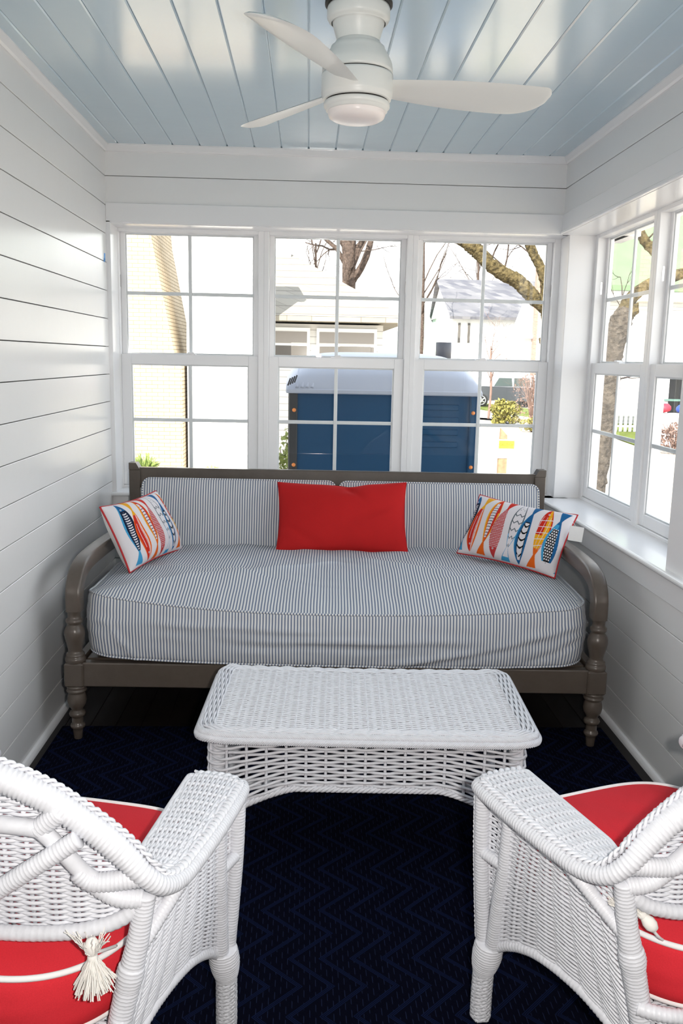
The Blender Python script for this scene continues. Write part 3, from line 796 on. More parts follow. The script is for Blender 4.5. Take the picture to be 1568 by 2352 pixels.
# fish pillows: the printed pattern is part of the cloth
def hexc(s): 
    c = np.array([int(s[i:i+2], 16) for i in (0, 2, 4)])/255.; return np.where(c <= .04045, c/12.92, ((c+.055)/1.055)**2.4)
C_W = hexc('dcd8dc'); C_NAVY = hexc('10203c'); C_BLUE = hexc('1f5f93'); C_SKY = hexc('3f96c4'); C_RED = hexc('c62a1c'); C_ORG = hexc('e0641a'); C_YEL = hexc('e6a41f'); C_ROSE = hexc('b8383a'); C_BLK = hexc('0c0e12'); C_GRY = hexc('5a646c')
def paint_fish(s, v, shift):
    """s along the pillow (0..1.62 in heights), v 0..1 upward -> colours"""
    col = np.tile(C_W, s.shape+(1,)).astype(float)
    def put(mask, c): col[mask] = c
    def fish(x0, head, kind, lean=.0, w=.085, y0=.05, y1=.96):
        """head='up' or 'down'. t runs from nose (0) to tail tip (1)"""
        t = (y1-v)/(y1-y0) if head == 'up' else (v-y0)/(y1-y0)
        xc = x0+lean*(v-.5)+.030*np.sin((t-.1)*PI*1.1)*(1 if head == 'up' else -1)
        body = w*np.sin(PI*np.clip(t/.86, 0, 1)**.80)**.85*(t < .82)
        body = np.maximum(body, .014*((t > .4) & (t < .86)))
        tail = np.where(t > .80, .012+.062*np.clip((t-.80)/.20, 0, 1)**1.3, 0)
        hw = np.where((t > 0) & (t < 1), np.maximum(body, tail), 0)
        d = (s-xc); q = d/np.maximum(hw, 1e-6); ins = np.abs(q) < 1
        bod = ins & (t < .84); tl = ins & (t >= .80)
        eye = ((s-xc+.004)**2+((t-.115)*.9)**2 < .013**2); pup = ((s-xc+.004)**2+((t-.115)*.9)**2 < .006**2)
        if kind == 'navy':
            put(ins, C_BLUE); put(bod & (t > .14), C_NAVY); put(ins & (q < -.72), C_SKY); put(ins & (t > .80), C_SKY)
            put(bod & (np.abs(q-.05) < .44) & (t > .17) & (t < .78) & (np.mod(t*26+.5*np.abs(q), 1) < .5), C_W)
        elif kind == 'red':
            put(ins, C_ORG); put(bod & (np.abs(q+.25) < .52), C_RED); put(bod & (np.abs(q-.55) < .09), C_W); put(bod & (np.abs(q-.30) < .05), C_W); put(ins & (t > .74), C_YEL)
            put(bod & (np.abs(q+.35) < .05) & (t > .2) & (t < .6), C_W)
        elif kind == 'rib':
            put(ins, C_YEL); put(bod & (np.abs(q) < .72), C_ORG); put(bod & (t < .30) & (np.abs(q-.3) < .6), C_RED); put(bod & (np.abs(q-.5) < .22), C_RED)
            put(bod & (np.abs(q+.08) < .40) & (t > .10) & (t < .74), C_W); put(bod & (np.abs(q+.08) < .40) & (t > .16) & (t < .74) & (np.mod(t*20-.9*q*q, 1) < .22), C_BLK); put(ins & (t > .84), C_ORG)
        elif kind == 'scale':
            put(ins, C_ROSE); put(bod & (np.mod((s*46+np.floor(v*40)*.5), 1) < .45) & (np.mod(v*40, 1) < .55) & (t > .14), C_W); put(ins & (t > .80), C_RED)
        elif kind == 'zig':
            put(ins & (np.abs(q) > .80), C_GRY); put(ins & (np.abs(q) > .80) & (t > .6), C_SKY)
            zz = np.mod(t*7.5+.35*np.abs(np.mod(q*2.2, 2)-1), 1); put(bod & (np.abs(q) < .80) & (zz < .17) & (t > .14), C_GRY); put(ins & (t > .955), C_SKY)
        elif kind == 'scallop':
            put(ins, C_BLUE); put(bod & (np.abs(q-.10) < .60) & (t > .05) & (t < .66), C_BLK)
            put(bod & (np.abs(q-.10) < .50) & (t > .05) & (t < .64) & (np.mod(t*8.5-.42*(q-.1)**2*3, 1) < .74), C_W); put(ins & (q < -.85), C_SKY); put(ins & (t > .80), C_BLUE)
        elif kind == 'net':
            put(ins, C_RED); put(bod & (q > .05), C_YEL); put(bod & (t > .5), C_YEL); put(ins & (q > .78), C_RED); put(ins & (t > .72), C_ORG)
            put(bod & (t > .16) & (t < .74) & ((np.mod(t*9+q*.22, 1) < .10) | (np.mod(q*1.5+t*1.2, 1) < .09)), C_W)
        elif kind == 'dots':
            put(ins, C_SKY); put(ins & (q > .3), C_BLUE); put(bod & (np.abs(q+.02) < .62) & (t > .12) & (t < .68), C_BLK)
            put(bod & (np.abs(q+.02) < .62) & (t > .14) & (t < .68) & (np.mod(s*34+np.floor(v*26)*.5, 1) < .62) & (np.mod(v*26, 1) < .62), C_W); put(bod & (t < .13), C_W); put(ins & (t > .76), C_BLUE)
        put(eye & ins, C_W); put(pup & ins, C_BLK)
    seq = [('navy', 'up'), ('red', 'down'), ('rib', 'up'), ('scale', 'down'), ('zig', 'up'), ('scallop', 'down'), ('net', 'up'), ('dots', 'down'), ('navy', 'up')]
    for k, (kd, hd) in enumerate(seq):
        fish(shift+.206*k, hd, kd, lean=.05, w=.093)
    return col
def fish_pillow(label, shift, loc, rot, nu=540, nv=330, tag_side=None, seed=1):
    w, h, t = .475, .292, .155
    o = thing('throw_pillow', label, 'pillow', group='fish print pillows')
    fr, bk = pillow_shape(w, h, t, nu, nv, .09, seed, .46)
    b = MB().grid(fr); ob = b.build('front_panel', M_FISH, o)
    s = (fr[..., 0]+w/2)/h; v = (fr[..., 2]+h/2)/h
    col = paint_fish(s, v, shift)
    a = ob.data.color_attributes.new('paint', 'FLOAT_COLOR', 'POINT')
    a.data.foreach_set('color', np.concatenate([col, np.ones(col.shape[:2]+(1,))], -1).reshape(-1))
    fr2, bk2 = pillow_shape(w, h, t, 48, 32, .09, seed, .46)
    MB().grid(bk2, flip=True).build('back_panel', M_BACKCLOTH, o)
    b = MB().tube(edge_loop(fr2), .0042, 8, closed=True); b.build('piping', M_REDPIPE, o)
    place_pillow(o, loc, *rot)
    return o
fish_pillow('white fish print pillow leaning in the left corner of the daybed', .185, (.292, 3.715, .712), (math.radians(-26), 0, math.radians(72)), seed=11)
fpr = fish_pillow('white fish print pillow with a card tag in the right corner of the daybed', .045, (1.911, 3.680, .716), (math.radians(-31), math.radians(4), math.radians(-41)), seed=12)
# card swing tag hanging at the right pillow's upper right corner
Mi = (Matrix.Translation(fpr.location) @ fpr.rotation_euler.to_matrix().to_4x4()).inverted()
def to_local(mb, Mi):
    A = np.array(Mi)
    for k in range(len(mb.v)): mb.v[k] = mb.v[k] @ A[:3, :3].T + A[:3, 3]
ct, st_ = math.cos(-.30), math.sin(-.30)
b = MB().box((-.029, -.0004, -.0315), (.029, .0004, .0315), np.array([[ct, -st_, 0], [st_, ct, 0], [0, 0, 1]]) @ np.array([[math.cos(.1), 0, math.sin(.1)], [0, 1, 0], [-math.sin(.1), 0, math.cos(.1)]]), (2.122, 3.508, .757))
to_local(b, Mi); hg = b.build('swing_tag', M_TAG, fpr); hg['label'] = 'plain white card tag'
b = MB().tube(catmull([(2.105, 3.58, .822), (2.115, 3.53, .800), (2.124, 3.510, .782)], 5), .0006, 5); to_local(b, Mi); b.build('tag_string', M_WELT, fpr)

# ================================================================== WICKER COFFEE TABLE
tb = thing('coffee_table', 'white wicker coffee table standing between daybed and armchairs', 'table', (1.187, 2.516, .0105), math.radians(-2.2))
TW, TD, TZ = .476, .264, .420
def top_z(x, y): return TZ - .006*(1-(x/TW)**2)*(.4+.6*(y/TD+1)/2) + .004*np.exp(-((np.abs(x)-TW+.03)/.03)**2)
# woven field
def S_top(u, v):
    x = (u-.5)*2*(TW-.040); y = (v-.5)*2*(TD-.030); return np.stack([x, y, top_z(x, y)], -1)
b = MB(); weave(b, S_top, 21, 70, r=.0037, amp=.0026, rs=.0045, sub=4, squash=.60)
x = np.linspace(-TW+.03, TW-.03, 12)
b.build('top_panel', M_WICKER, tb)
# border: strands running round the field
per = rrect(TW-.012, TD-.010, .050, 8); per = resample(per, .006, True)
def ring_at(f):   # 0 = outer edge .. 1 inner
    hx, hy, r = TW-.003-.038*f, TD-.003-.028*f, .052-.02*f
    P = rrect(hx, hy, max(r, .012), 8); return P
b = MB(); Ns = 200
def closed_resample(P, n):
    P = np.vstack([P, P[:1]]); L = np.concatenate([[0], np.cumsum(np.linalg.norm(np.diff(P, axis=0), axis=1))]); t = np.linspace(0, L[-1], n, endpoint=False)
    return np.column_stack([np.interp(t, L, P[:, k]) for k in range(2)])
rows = []
nst = 60; Ns = nst*4
for k in range(7):
    P = closed_resample(ring_at(k/6.), Ns); zz = top_z(P[:, 0], P[:, 1])
    off = .0034*np.cos(PI*(np.arange(Ns)/4.+k)) 
    rows.append(np.column_stack([P, zz+.002+off]))
b.tubes(np.array(rows), .0036, np.tile([0, 0, 1.], (7, Ns, 1)), 6, closed=True)
b.build('top_border', M_WICKER, tb)
# herringbone plait round the edge
b = MB(); P = closed_resample(rrect(TW+.004, TD+.004, .055, 8), 560)
c = P; T = np.roll(c, -1, 0)-np.roll(c, 1, 0); T /= np.linalg.norm(T, axis=1)[:, None]; Nn = np.column_stack([T[:, 1], -T[:, 0], 0*T[:, 0]])
Nn2 = Nn*.85+np.array([0, 0, .5])
P3 = np.column_stack([P, top_z(P[:, 0], P[:, 1])-.012])
NP = len(P3); Nn2 /= np.linalg.norm(Nn2, axis=1)[:, None]; Tt = np.column_stack([T, 0*T[:, 0]]); Bb = np.cross(Nn2, Tt)
per_len = np.linalg.norm(np.roll(P3, -1, 0)-P3, axis=1).sum(); nv_ = int(per_len/.0062); S_ = []; N_ = []
for k in range(nv_):
    for sd in (-1, 1):
        tt = np.linspace(0, 1, 7); s0 = k/nv_*NP + (0 if sd > 0 else NP/nv_/2); ii = s0+tt*.026/per_len*NP
        i0 = np.floor(ii).astype(int) % NP
        off = sd*.0165*(1-tt*1.12); bul = .0062*np.sin(PI*np.clip(tt*.9+.08, 0, 1))
        S_.append(P3[i0]+Tt[i0]*((ii-np.floor(ii))*per_len/NP)[:, None]+Bb[i0]*off[:, None]+Nn2[i0]*(bul-.002*np.abs(off/.0165)**2)[:, None]); N_.append(Nn2[i0])
b.tubes(np.array(S_), .0030, np.array(N_), 6)
b.tube(np.column_stack([closed_resample(rrect(TW-.004, TD-.004, .05, 8), 240), np.full(240, TZ-.016)]), .0045, 8, closed=True)
b.build('edge_plait', M_WICKER, tb)
# apron, woven openly; its lower edge drops to the legs at the corners
AW, AD = .452, .240
aper = rrect(AW, AD, .05, 10)
apc = closed_resample(aper, 2000)
Lap = 2000
def S_ap(u, v):
    i = (np.mod(u, 1)*2000); i0 = np.floor(i).astype(int) % 2000; f = (i-np.floor(i))[..., None]
    P = apc[i0]*(1-f)+apc[(i0+1) % 2000]*f
    ax = np.abs(P[..., 0]); ay = np.abs(P[..., 1])
    cor = np.clip((ax-.20)/.25, 0, 1)*np.clip((ay-.06)/.18, 0, 1)
    zb = .252-.115*cor**1.4
    return np.stack([P[..., 0], P[..., 1], .402+(zb-.402)*v], -1)
b = MB(); weave(b, S_ap, 48, 15, r=.0045, amp=.0052, rs=.0048, closed=True, sub=4)
b.build('apron', M_WICKER, tb)
b = MB()
u = np.arange(400)/400.
E0 = S_ap(u, np.ones(400)); nn = np.column_stack([np.gradient(E0[:, 1]), -np.gradient(E0[:, 0]), 0*u]); nn /= np.linalg.norm(nn, axis=1)[:, None]
for k in range(4):
    ph = u*2*PI*46+k*PI/2
    b.tubes((E0+nn*(.006*np.cos(ph))[:, None]+np.array([0, 0, 1])*(-.006+.006*np.sin(ph))[:, None])[None], .0048, nn[None], 6, closed=True)
b.build('lower_rope', M_WICKER, tb)
for sx in (-1, 1):
    for sy in (-1, 1):
        b = MB(); wrapped(b, [(sx*(AW-.03), sy*(AD-.03), .40), (sx*(AW-.025), sy*(AD-.025), .2), (sx*(AW-.015), sy*(AD-.015), .0)], [.020, .021, .017]); b.build('leg', M_WICKER, tb)
b = MB(); wrapped(b, [(-AW+.03, 0, .13), (AW-.03, 0, .13)], .012)
for sx in (-1, 1): wrapped(b, [(sx*(AW-.03), -AD+.03, .13), (sx*(AW-.03), AD-.03, .13)], .012)
b.build('stretcher', M_WICKER, tb)

# ================================================================== WICKER ARMCHAIRS
ch = thing('wicker_armchair', 'left white wicker armchair with its cushion tassel hanging over the rear post', 'armchair', (.541, 1.752, .0150), math.radians(-13.5), 'white wicker armchairs')
def mir(P, s): P = np.array(P, float); P[..., 0] *= s; return P
RAIL = [(.232, .016, .570), (.285, .020, .570), (.322, .014, .569), (.341, -.010, .569), (.346, -.15, .572), (.343, -.27, .575), (.340, -.335, .580), (.330, -.388, .598), (.309, -.412, .628), (.283, -.419, .660), (.250, -.427, .694), (.208, -.436, .728), (.165, -.446, .760), (.110, -.460, .790), (.055, -.468, .807), (0, -.470, .812)]
RAIL = [(x, y, z-.009) for x, y, z in RAIL]
full = RAIL + [(-x, y, z) for x, y, z in RAIL[-2::-1]]
rr_half = [.0165]*8+[.018, .021]+[.0225]*7; rr_half = (rr_half+[.0225]*40)[:len(RAIL)]
b = MB(); wrapped(b, full, rr_half+rr_half[-2::-1], pitch=.0078, n=14, lump=.13); tr = b.build('top_rail', M_WICKER, ch)
# plait laid along the inner upper edge of the rail
C = resample(catmull(full, 12), .0035)
T = np.gradient(C, axis=0); T /= np.linalg.norm(T, axis=1)[:, None]
def inward(C, T):
    up = np.array([0, 0, 1.]); N = np.tile(up, (len(C), 1)); N = N-T*np.sum(N*T, 1)[:, None]; N /= np.linalg.norm(N, axis=1)[:, None]
    side = np.cross(T, N)     # towards / away from seat
    cen = np.array([0, -.15, .65]); s = np.sign(np.sum(side*(cen-C), 1)); side = side*s[:, None]
    return N, side
Nu, Ns_ = inward(C, T)
back = np.clip((.62-.02-0)*0+np.clip((C[:, 2]-.575)/.04, 0, 1), 0, 1)[:, None]
off = Nu*(.0165*(1-back)+.017*back)+Ns_*(.014*(1-back)+.017*back)
nb = Nu*(1-.3*back)+Ns_*(.55*back)
b = MB(); braid(b, C+off, nb, width=.0155-.0050*back[:, 0], thick=.0035, r=.0060, step=.042, plies=1, squash=.5); b.build('rail_plait', M_WICKER, ch)
for s in (-1, 1):
    # arm: flat woven top between plaited outer edge and a turned inner edge
    def S_arm(u, v, s=s):
        y = .012+(-.385-.012)*u
        xo = .334-.012*np.clip((u-.8)/.2, 0, 1); xi = .225+.030*u+.045*np.clip((u-.75)/.25, 0, 1)**2
        rnd = .022*np.clip((.06-u)/.06, 0, 1)**2
        x = xi+rnd*.5+(xo-rnd*.5-xi)*v
        z = .580+.006*u+.004*np.sin(PI*v)-.010*np.clip((.05-u)/.05, 0, 1)**2
        return np.stack([s*x, y+0*v, z], -1)
    b = MB(); weave(b, S_arm, 11, 20, r=.0031, amp=.0026, rs=.0045, sub=4)
    b.build('arm_top', M_WICKER, ch)
    b = MB(); u = np.linspace(0, 1, 60)
    E = S_arm(u, 0*u); b.tube(E+np.array([0, 0, -.003]), .0075, 8)
    
    b.tube(S_arm(u, 0*u)+np.array([-s*.004, 0, -.014]), .006, 8)
    b.build('arm_edge', M_WICKER, ch)
    # front leg: outer post, inner post, lashings and plaited foot
    op = mir([(.334, -.004, .568), (.328, -.003, .42), (.318, .0, .30), (.308, .002, .19), (.304, .004, .12), (.302, .010, .0)], s)
    b = MB(); wrapped(b, op[:5], [.0165, .0165, .0165, .0165, .0165]); 
    fl = b.build('front_leg', M_WICKER, ch)
    b = MB(); P = resample(catmull(op[:4], 10), .004); braid(b, P+np.array([0, .017, 0]), np.tile([0, 1, 0], (len(P), 1)), width=.008, thick=.003, r=.0042, step=.035, squash=.6); b.build('leg_plait', M_WICKER, fl)
    b = MB()
    foot = [(.300, -.010, .195), (.302, -.006, .165), (.303, .0, .135), (.303, .004, .115), (.302, .008, .06), (.301, .010, .0)]
    wrapped(b, mir(foot[:4], s), [.031, .033, .029, .023], pitch=.006, n=16, lump=.10)
    b.build('leg_lashing', M_WICKER, fl)
    b = MB(); P = resample(mir(foot[3:], s), .0035)
    for k in range(5):
        a0 = k*2*PI/5; ph = np.arange(len(P))*.0035/.020*2*PI
        for dr in (1, -1):
            t = a0+dr*ph*.45; b.tubes((P+np.column_stack([.0205*np.cos(t), .0205*np.sin(t), 0*t]))[None], .0058, np.column_stack([np.cos(t), np.sin(t), 0*t])[None], 6, squash=.6)
    b.tube(P, .0195, 12); b.build('leg_foot', M_WICKER, fl)
    ip = mir([(.318, -.088, .565), (.317, -.082, .48), (.314, -.070, .40), (.307, -.045, .30), (.301, -.022, .19)], s)
    b = MB(); wrapped(b, ip, .0165); wrapped(b, mir([(.329, -.006, .415), (.315, -.074, .415)], s), .013, smooth=False); b.build('inner_post', M_WICKER, ch)
    # narrow woven strip between the posts
    opc, ipc = catmull(op[:4], 10), catmull(ip, 10)
    def S_st(u, v, opc=opc, ipc=ipc):
        z = .555+(.215-.555)*v
        def ev(Cc): return np.stack([np.interp(z, Cc[::-1, 2], Cc[::-1, k]) for k in (0, 1)], -1)
        A, B = ev(opc), ev(ipc); xy = A*(1-u[..., None])+B*u[..., None]
        return np.stack([xy[..., 0]-s*.010, xy[..., 1], z], -1)
    b = MB(); weave(b, S_st, 3, 46, r=.0028, amp=.0026, rs=.0035); b.build('front_strip', M_WICKER, ch)
    # rear post and brace
    b = MB(); wrapped(b, mir([(.305, -.402, .580), (.292, -.404, .50), (.275, -.408, .42), (.258, -.416, .33), (.235, -.435, .18), (.215, -.455, .0)], s), [.018, .0185, .021, .020, .018, .016], n=14); rl = b.build('rear_leg', M_WICKER, ch)
    b = MB(); wrapped(b, mir([(.281, -.4065, .45), (.277, -.408, .43), (.273, -.409, .41)], s), [.022, .024, .021], n=14); b.build('leg_lashing', M_WICKER, rl)
    b = MB(); wrapped(b, mir([(.290, -.395, .475), (.334, -.285, .555)], s), .0135, smooth=False); b.build('arm_brace', M_WICKER, ch)
    # side panel
    BR = catmull([(.297, -.010, .175), (.287, -.055, .215), (.272, -.14, .250), (.252, -.26, .250), (.236, -.37, .215), (.226, -.43, .165)], 10)
    def S_side(u, v, BR=BR, s=s):
        t = u
        ys = -.060+(-.400+.060)*t
        top = np.stack([.322-.022*t**2, ys, .562-.0*t], -1)
        k = t*(len(BR)-1); i = np.clip(np.floor(k).astype(int), 0, len(BR)-2); f = (k-i)[..., None]
        bot = BR[i]*(1-f)+BR[i+1]*f
        P = top*(1-v[..., None])+bot*v[..., None]
        # keep to the posts
        P = P.copy(); P[..., 0] = s*(P[..., 0]+.006*np.sin(PI*v)); return P
    b = MB(); weave(b, S_side, 10, 62, r=.0030, amp=.0030, rs=.0040, sub=4); b.build('side_panel', M_WICKER, ch)
    b = MB(); wrapped(b, mir(BR[::5], s), .0125, pitch=.009); b.build('lower_rail', M_WICKER, ch)
# back panel between top rail and lower back rail
LOW = [(.300, -.402, .566), (.270, -.412, .538), (.235, -.420, .522), (.19, -.427, .510), (.13, -.431, .500), (.06, -.434, .493), (0, -.435, .490)]
lowf = LOW+[(-x, y, z) for x, y, z in LOW[-2::-1]]
b = MB(); wrapped(b, lowf, .0130, pitch=.012, n=12, lump=.08); b.build('back_lower_rail', M_WICKER, ch)
rc = catmull(full, 14); rc = rc[(rc[:, 2] > .592)]; lc = catmull(lowf, 14)
def S_back(u, v):
    # horizontal rows; width follows the arch
    x0 = (u-.5)*2
    zt = np.interp(np.abs(x0)*.285, rc[::-1, 0][rc[::-1, 0] >= 0] if False else XA, ZA); yt = np.interp(np.abs(x0)*.285, XA, YA)
    zl = np.interp(np.abs(x0)*.285, XL, ZL); yl = np.interp(np.abs(x0)*.285, XL, YL)
    x = x0*.285
    z = zl+(zt-zl)*(1-v); y = yl+(yt-yl)*(1-v)+.016
    return np.stack([x+0*v, y, z], -1)
half = rc[rc[:, 0] >= -1e-6]; o_ = np.argsort(half[:, 0]); XA, YA, ZA = half[o_].T
half = lc[lc[:, 0] >= -1e-6]; o_ = np.argsort(half[:, 0]); XL, YL, ZL = half[o_].T
b = MB()
# rows at constant height clipped to the arch
amp, r_ = .0034, .0036
zrow = np.arange(.497, .800, .0056); xs_ = np.linspace(-.29, .29, 145); nstk = 15
for k, z in enumerate(zrow):
    # lower curve warps the rows: they sag towards the middle
    xx_ = xs_; zz = z+ .030*np.abs(xx_/.29)**2.2*np.clip((.60-z)/.10, 0, 1)
    ok = (zz < np.interp(np.abs(xx_), XA, ZA)-.004) & (zz > np.interp(np.abs(xx_), XL, ZL)+.004)
    if ok.sum() < 8: continue
    i0, i1 = np.where(ok)[0][[0, -1]]; xx2, zz2 = xx_[i0:i1+1], zz[i0:i1+1]
    yt = np.interp(np.abs(xx2), XA, YA); yl = np.interp(np.abs(xx2), XL, YL); zt = np.interp(np.abs(xx2), XA, ZA); zl = np.interp(np.abs(xx2), XL, ZL)
    f = np.clip((zz2-zl)/np.maximum(zt-zl, .02), 0, 1); y = yl+(yt-yl)*f+.014
    y = y+amp*np.cos(PI*((xx2+.29)/.58*nstk-.5+k)) 
    P = np.column_stack([xx2, y, zz2]); b.tubes(P[None], r_, np.tile([0, -1., 0], (1, len(P), 1)), 5)
for k in range(nstk):
    x_ = -.29+.58*(k+.5)/nstk; zt = np.interp(abs(x_), XA, ZA); zl = np.interp(abs(x_), XL, ZL); yt = np.interp(abs(x_), XA, YA); yl = np.interp(abs(x_), XL, YL)
    if zt-zl > .02: b.tube([(x_, yl+.014, zl), (x_, yt+.014, zt)], .004, 6)
b.build('back_panel', M_WICKER, ch)
# bent pole and braces on the outside of the back
b = MB(); hp = [(-.232, -.425, .605), (-.213, -.434, .625), (-.185, -.446, .665), (-.160, -.455, .698), (-.135, -.459, .706), (0, -.463, .706), (.135, -.459, .706), (.160, -.455, .698), (.185, -.446, .665), (.213, -.434, .625), (.232, -.425, .605)]
b.tube(resample(catmull(hp, 8), .006), .0135, 14); b.build('back_pole', M_WICKER, ch)
for s in (-1, 1):
    b = MB(); wrapped(b, mir([(.205, -.438, .628), (.232, -.428, .606), (.300, -.408, .612)], s), [.016, .0165, .0165]); wrapped(b, mir([(.222, -.424, .600), (.262, -.418, .578), (.302, -.405, .572)], s), [.014, .0155, .0165]); b.build('pole_binding', M_WICKER, ch)
    b = MB(); wrapped(b, mir([(.150, -.456, .702), (.188, -.452, .735)], s), .0165, smooth=False); b.build('pole_binding', M_WICKER, ch)
    b = MB(); wrapped(b, mir([(.218, -.452, .694), (.140, -.474, .640), (.02, -.484, .552), (-.05, -.470, .505)], s), .0150+.0006*s); b.build('cross_brace', M_WICKER, ch)
# seat rail, aprons and seat deck
SR = catmull([(.272, -.424, .347), (.25, -.443, .344), (.20, -.468, .340), (.10, -.486, .336), (0, -.490, .335), (-.10, -.486, .336), (-.20, -.468, .340), (-.25, -.443, .344), (-.272, -.424, .347)], 10)
b = MB(); wrapped(b, SR[::5], .0135, pitch=.0085); b.build('seat_rail', M_WICKER, ch)
BB = catmull([(.226, -.432, .165), (.17, -.455, .215), (.09, -.470, .240), (0, -.474, .245), (-.09, -.470, .240), (-.17, -.455, .215), (-.226, -.432, .165)], 12)
def S_rear(u, v):
    def ev(Cc, t):
        k = t*(len(Cc)-1); i = np.clip(np.floor(k).astype(int), 0, len(Cc)-2); f = (k-i)[..., None]; return Cc[i]*(1-f)+Cc[i+1]*f
    A, B = ev(SR, u), ev(BB, u); return A*(1-v[..., None])+B*v[..., None]
b = MB(); weave(b, S_rear, 16, 24, r=.0030, amp=.0030, rs=.0040); b.build('rear_apron', M_WICKER, ch)
b = MB(); wrapped(b, BB[::6], .0125, pitch=.009); b.build('rear_lower_rail', M_WICKER, ch)
def S_front(u, v): 
    x = (u-.5)*.58; y = -.005+.06*(1-(x/.29)**2); return np.stack([x, y+0*v, .325+(.20+.05*(1-(x/.29)**2)-.325)*v], -1)
b = MB(); weave(b, S_front, 14, 18, r=.0032, amp=.0032, rs=.004); wrapped(b, S_front(np.linspace(0, 1, 9), np.zeros(9)), .013, pitch=.009); wrapped(b, S_front(np.linspace(0, 1, 9), np.ones(9)), .012, pitch=.009); b.build('front_apron', M_WICKER, ch)
def S_deck(u, v): 
    x = (u-.5)*.46; return np.stack([x+0*v, -.42+.39*v, .318+0*u*v], -1)
b = MB(); weave(b, S_deck, 14, 60, r=.0036, amp=.003, rs=.005); b.build('seat_deck', M_WICKER, ch)
# second chair
ch2 = copy_tree(ch); ch2.location = (1.686, 1.800, .0150); ch2.rotation_euler = (0, 0, math.radians(20.6))
ch2['label'] = 'right white wicker armchair nearer the right wall with windows'

# ------------------------------------------------------------------ seat cushions with welts and tassels
def seat_outline():
    th = np.arange(400)*2*PI/400; P = []
    for t in th:
        c_, s_ = math.cos(t), math.sin(t)
        n = 3.6 if s_ > 0 else 2.9
        x = .258*np.sign(c_)*abs(c_)**(2/n); y = (.265 if s_ > 0 else .300)*np.sign(s_)*abs(s_)**(2/n)
        P.append((x, -.185+y))
    return resample(np.array(P), .009, True)
def tassel(parent, knot, d, spread, name='tassel', tuft=True, ln0=.056):
    b = MB(); knot = np.array(knot, float); d = np.array(d, float); d /= np.linalg.norm(d)
    a = np.cross(d, [0, 1, .3]); a /= np.linalg.norm(a); e = np.cross(d, a)
    b.lathe([(0, .016), (.007, .014), (.0115, .006), (.0115, -.004), (.008, -.012), (.006, -.016)], knot, 14, -d)
    b.lathe([(.007, 0), (.0085, .004), (.0085, .010), (.007, .014)], knot+d*.012, 12, d)
    S = []; g = np.random.default_rng(int(abs(knot[0])*1000))
    for k in range(260):
        t = g.uniform(0, 2*PI); q = g.uniform(0, 1)**.5; ln = g.uniform(.8, 1.02)*ln0; tt = np.linspace(0, 1, 6)
        rad = .006*q+(spread*q)*tt**1.2
        S.append(knot+d*(.016+ln*tt)[:, None]+a*(rad*math.cos(t))[:, None]+e*(rad*math.sin(t))[:, None]+g.normal(0, .0008, (6, 3)))
    for k in range(34 if tuft else 0):
        t = g.uniform(0, 2*PI); ln = g.uniform(.022, .040); tt = np.linspace(0, 1, 6); w_ = g.uniform(.3, 1)
        S.append(knot+d*(.008-ln*.9*tt)[:, None]+a*((.009+ln*w_*tt)*math.cos(t))[:, None]+e*((.008+ln*w_*.5*tt)*math.sin(t))[:, None]+g.normal(0, .0012, (6, 3)))
    b.tubes(np.array(S), .0010, np.tile(a, (len(S), 6, 1)), 4)
    return b.build(name, M_TASSEL, parent)
def seat_cushion(label, loc, rz, tassels):
    o = thing('seat_cushion', label, 'cushion', loc, rz, 'coral red chair cushions')
    out = seat_outline()
    G, U = ring_cushion(out, .336, .446, .040, .012, nlev=10, ntop=30, wr=.0022, top_pow=2.0, seed=9)
    # puckers round the tie points
    x, y, z = G[..., 0], G[..., 1], G[..., 2]
    for sx in (-1, 1):
        a = np.arctan2(y+.20, x-sx*.08); rr_ = np.hypot(x-sx*.08, y+.20)
        G[..., 2] -= np.where(z > .45, .012*np.exp(-(rr_/.05)**2)+.0028*np.exp(-(rr_/.11)**2)*np.cos(9*a), 0)
    cushion_mesh(G, U).build('cover', M_CORAL, o)
    b = MB().tube(G[3+10], .0052, 8, closed=True); b.build('top_welt', M_WELT, o)
    b = MB().tube(G[3], .0052, 8, closed=True); b.build('bottom_welt', M_WELT, o)
    for kn, d, sp, cord in tassels:
        t_ = tassel(o, kn, d, sp, tuft=d[2] < 0)
        MB().tube(catmull(cord, 6), .0028, 6).build('tie_cord', M_WELT, t_)
    return o
t1 = [((.231, -.446, .503), (.07, -.06, -1), .030, [(.235, -.37, .45), (.236, -.42, .478), (.234, -.438, .488)]),
      ((-.231, -.446, .503), (-.07, -.06, -1), .030, [(-.235, -.37, .45), (-.236, -.42, .478), (-.234, -.438, .488)])]
t2 = [((-.258, -.420, .502), (-.42, .50, .60), .026, [(-.215, -.41, .452), (-.235, -.420, .470), (-.252, -.421, .490)]),
      ((.258, -.420, .502), (.42, .50, .60), .026, [(.215, -.41, .452), (.235, -.420, .470), (.252, -.421, .490)])]
seat_cushion('coral red cushion with white welts on the left wicker armchair', (.541, 1.752, .0150), math.radians(-13.5), t1)
seat_cushion('coral red cushion with white welts on the right wicker armchair', (1.686, 1.800, .0150), math.radians(20.6), t2)
# scrap of blue tape on the left wall
tp = MB().box((0, 4.395, 1.905), (.0012, 4.418, 1.940)).box((0, 4.385, 1.898), (.0012, 4.405, 1.915)).build('painter_tape', M_TAPE)
tag(tp, 'scrap of blue painter tape stuck on the left wall by the window corner', 'tape')

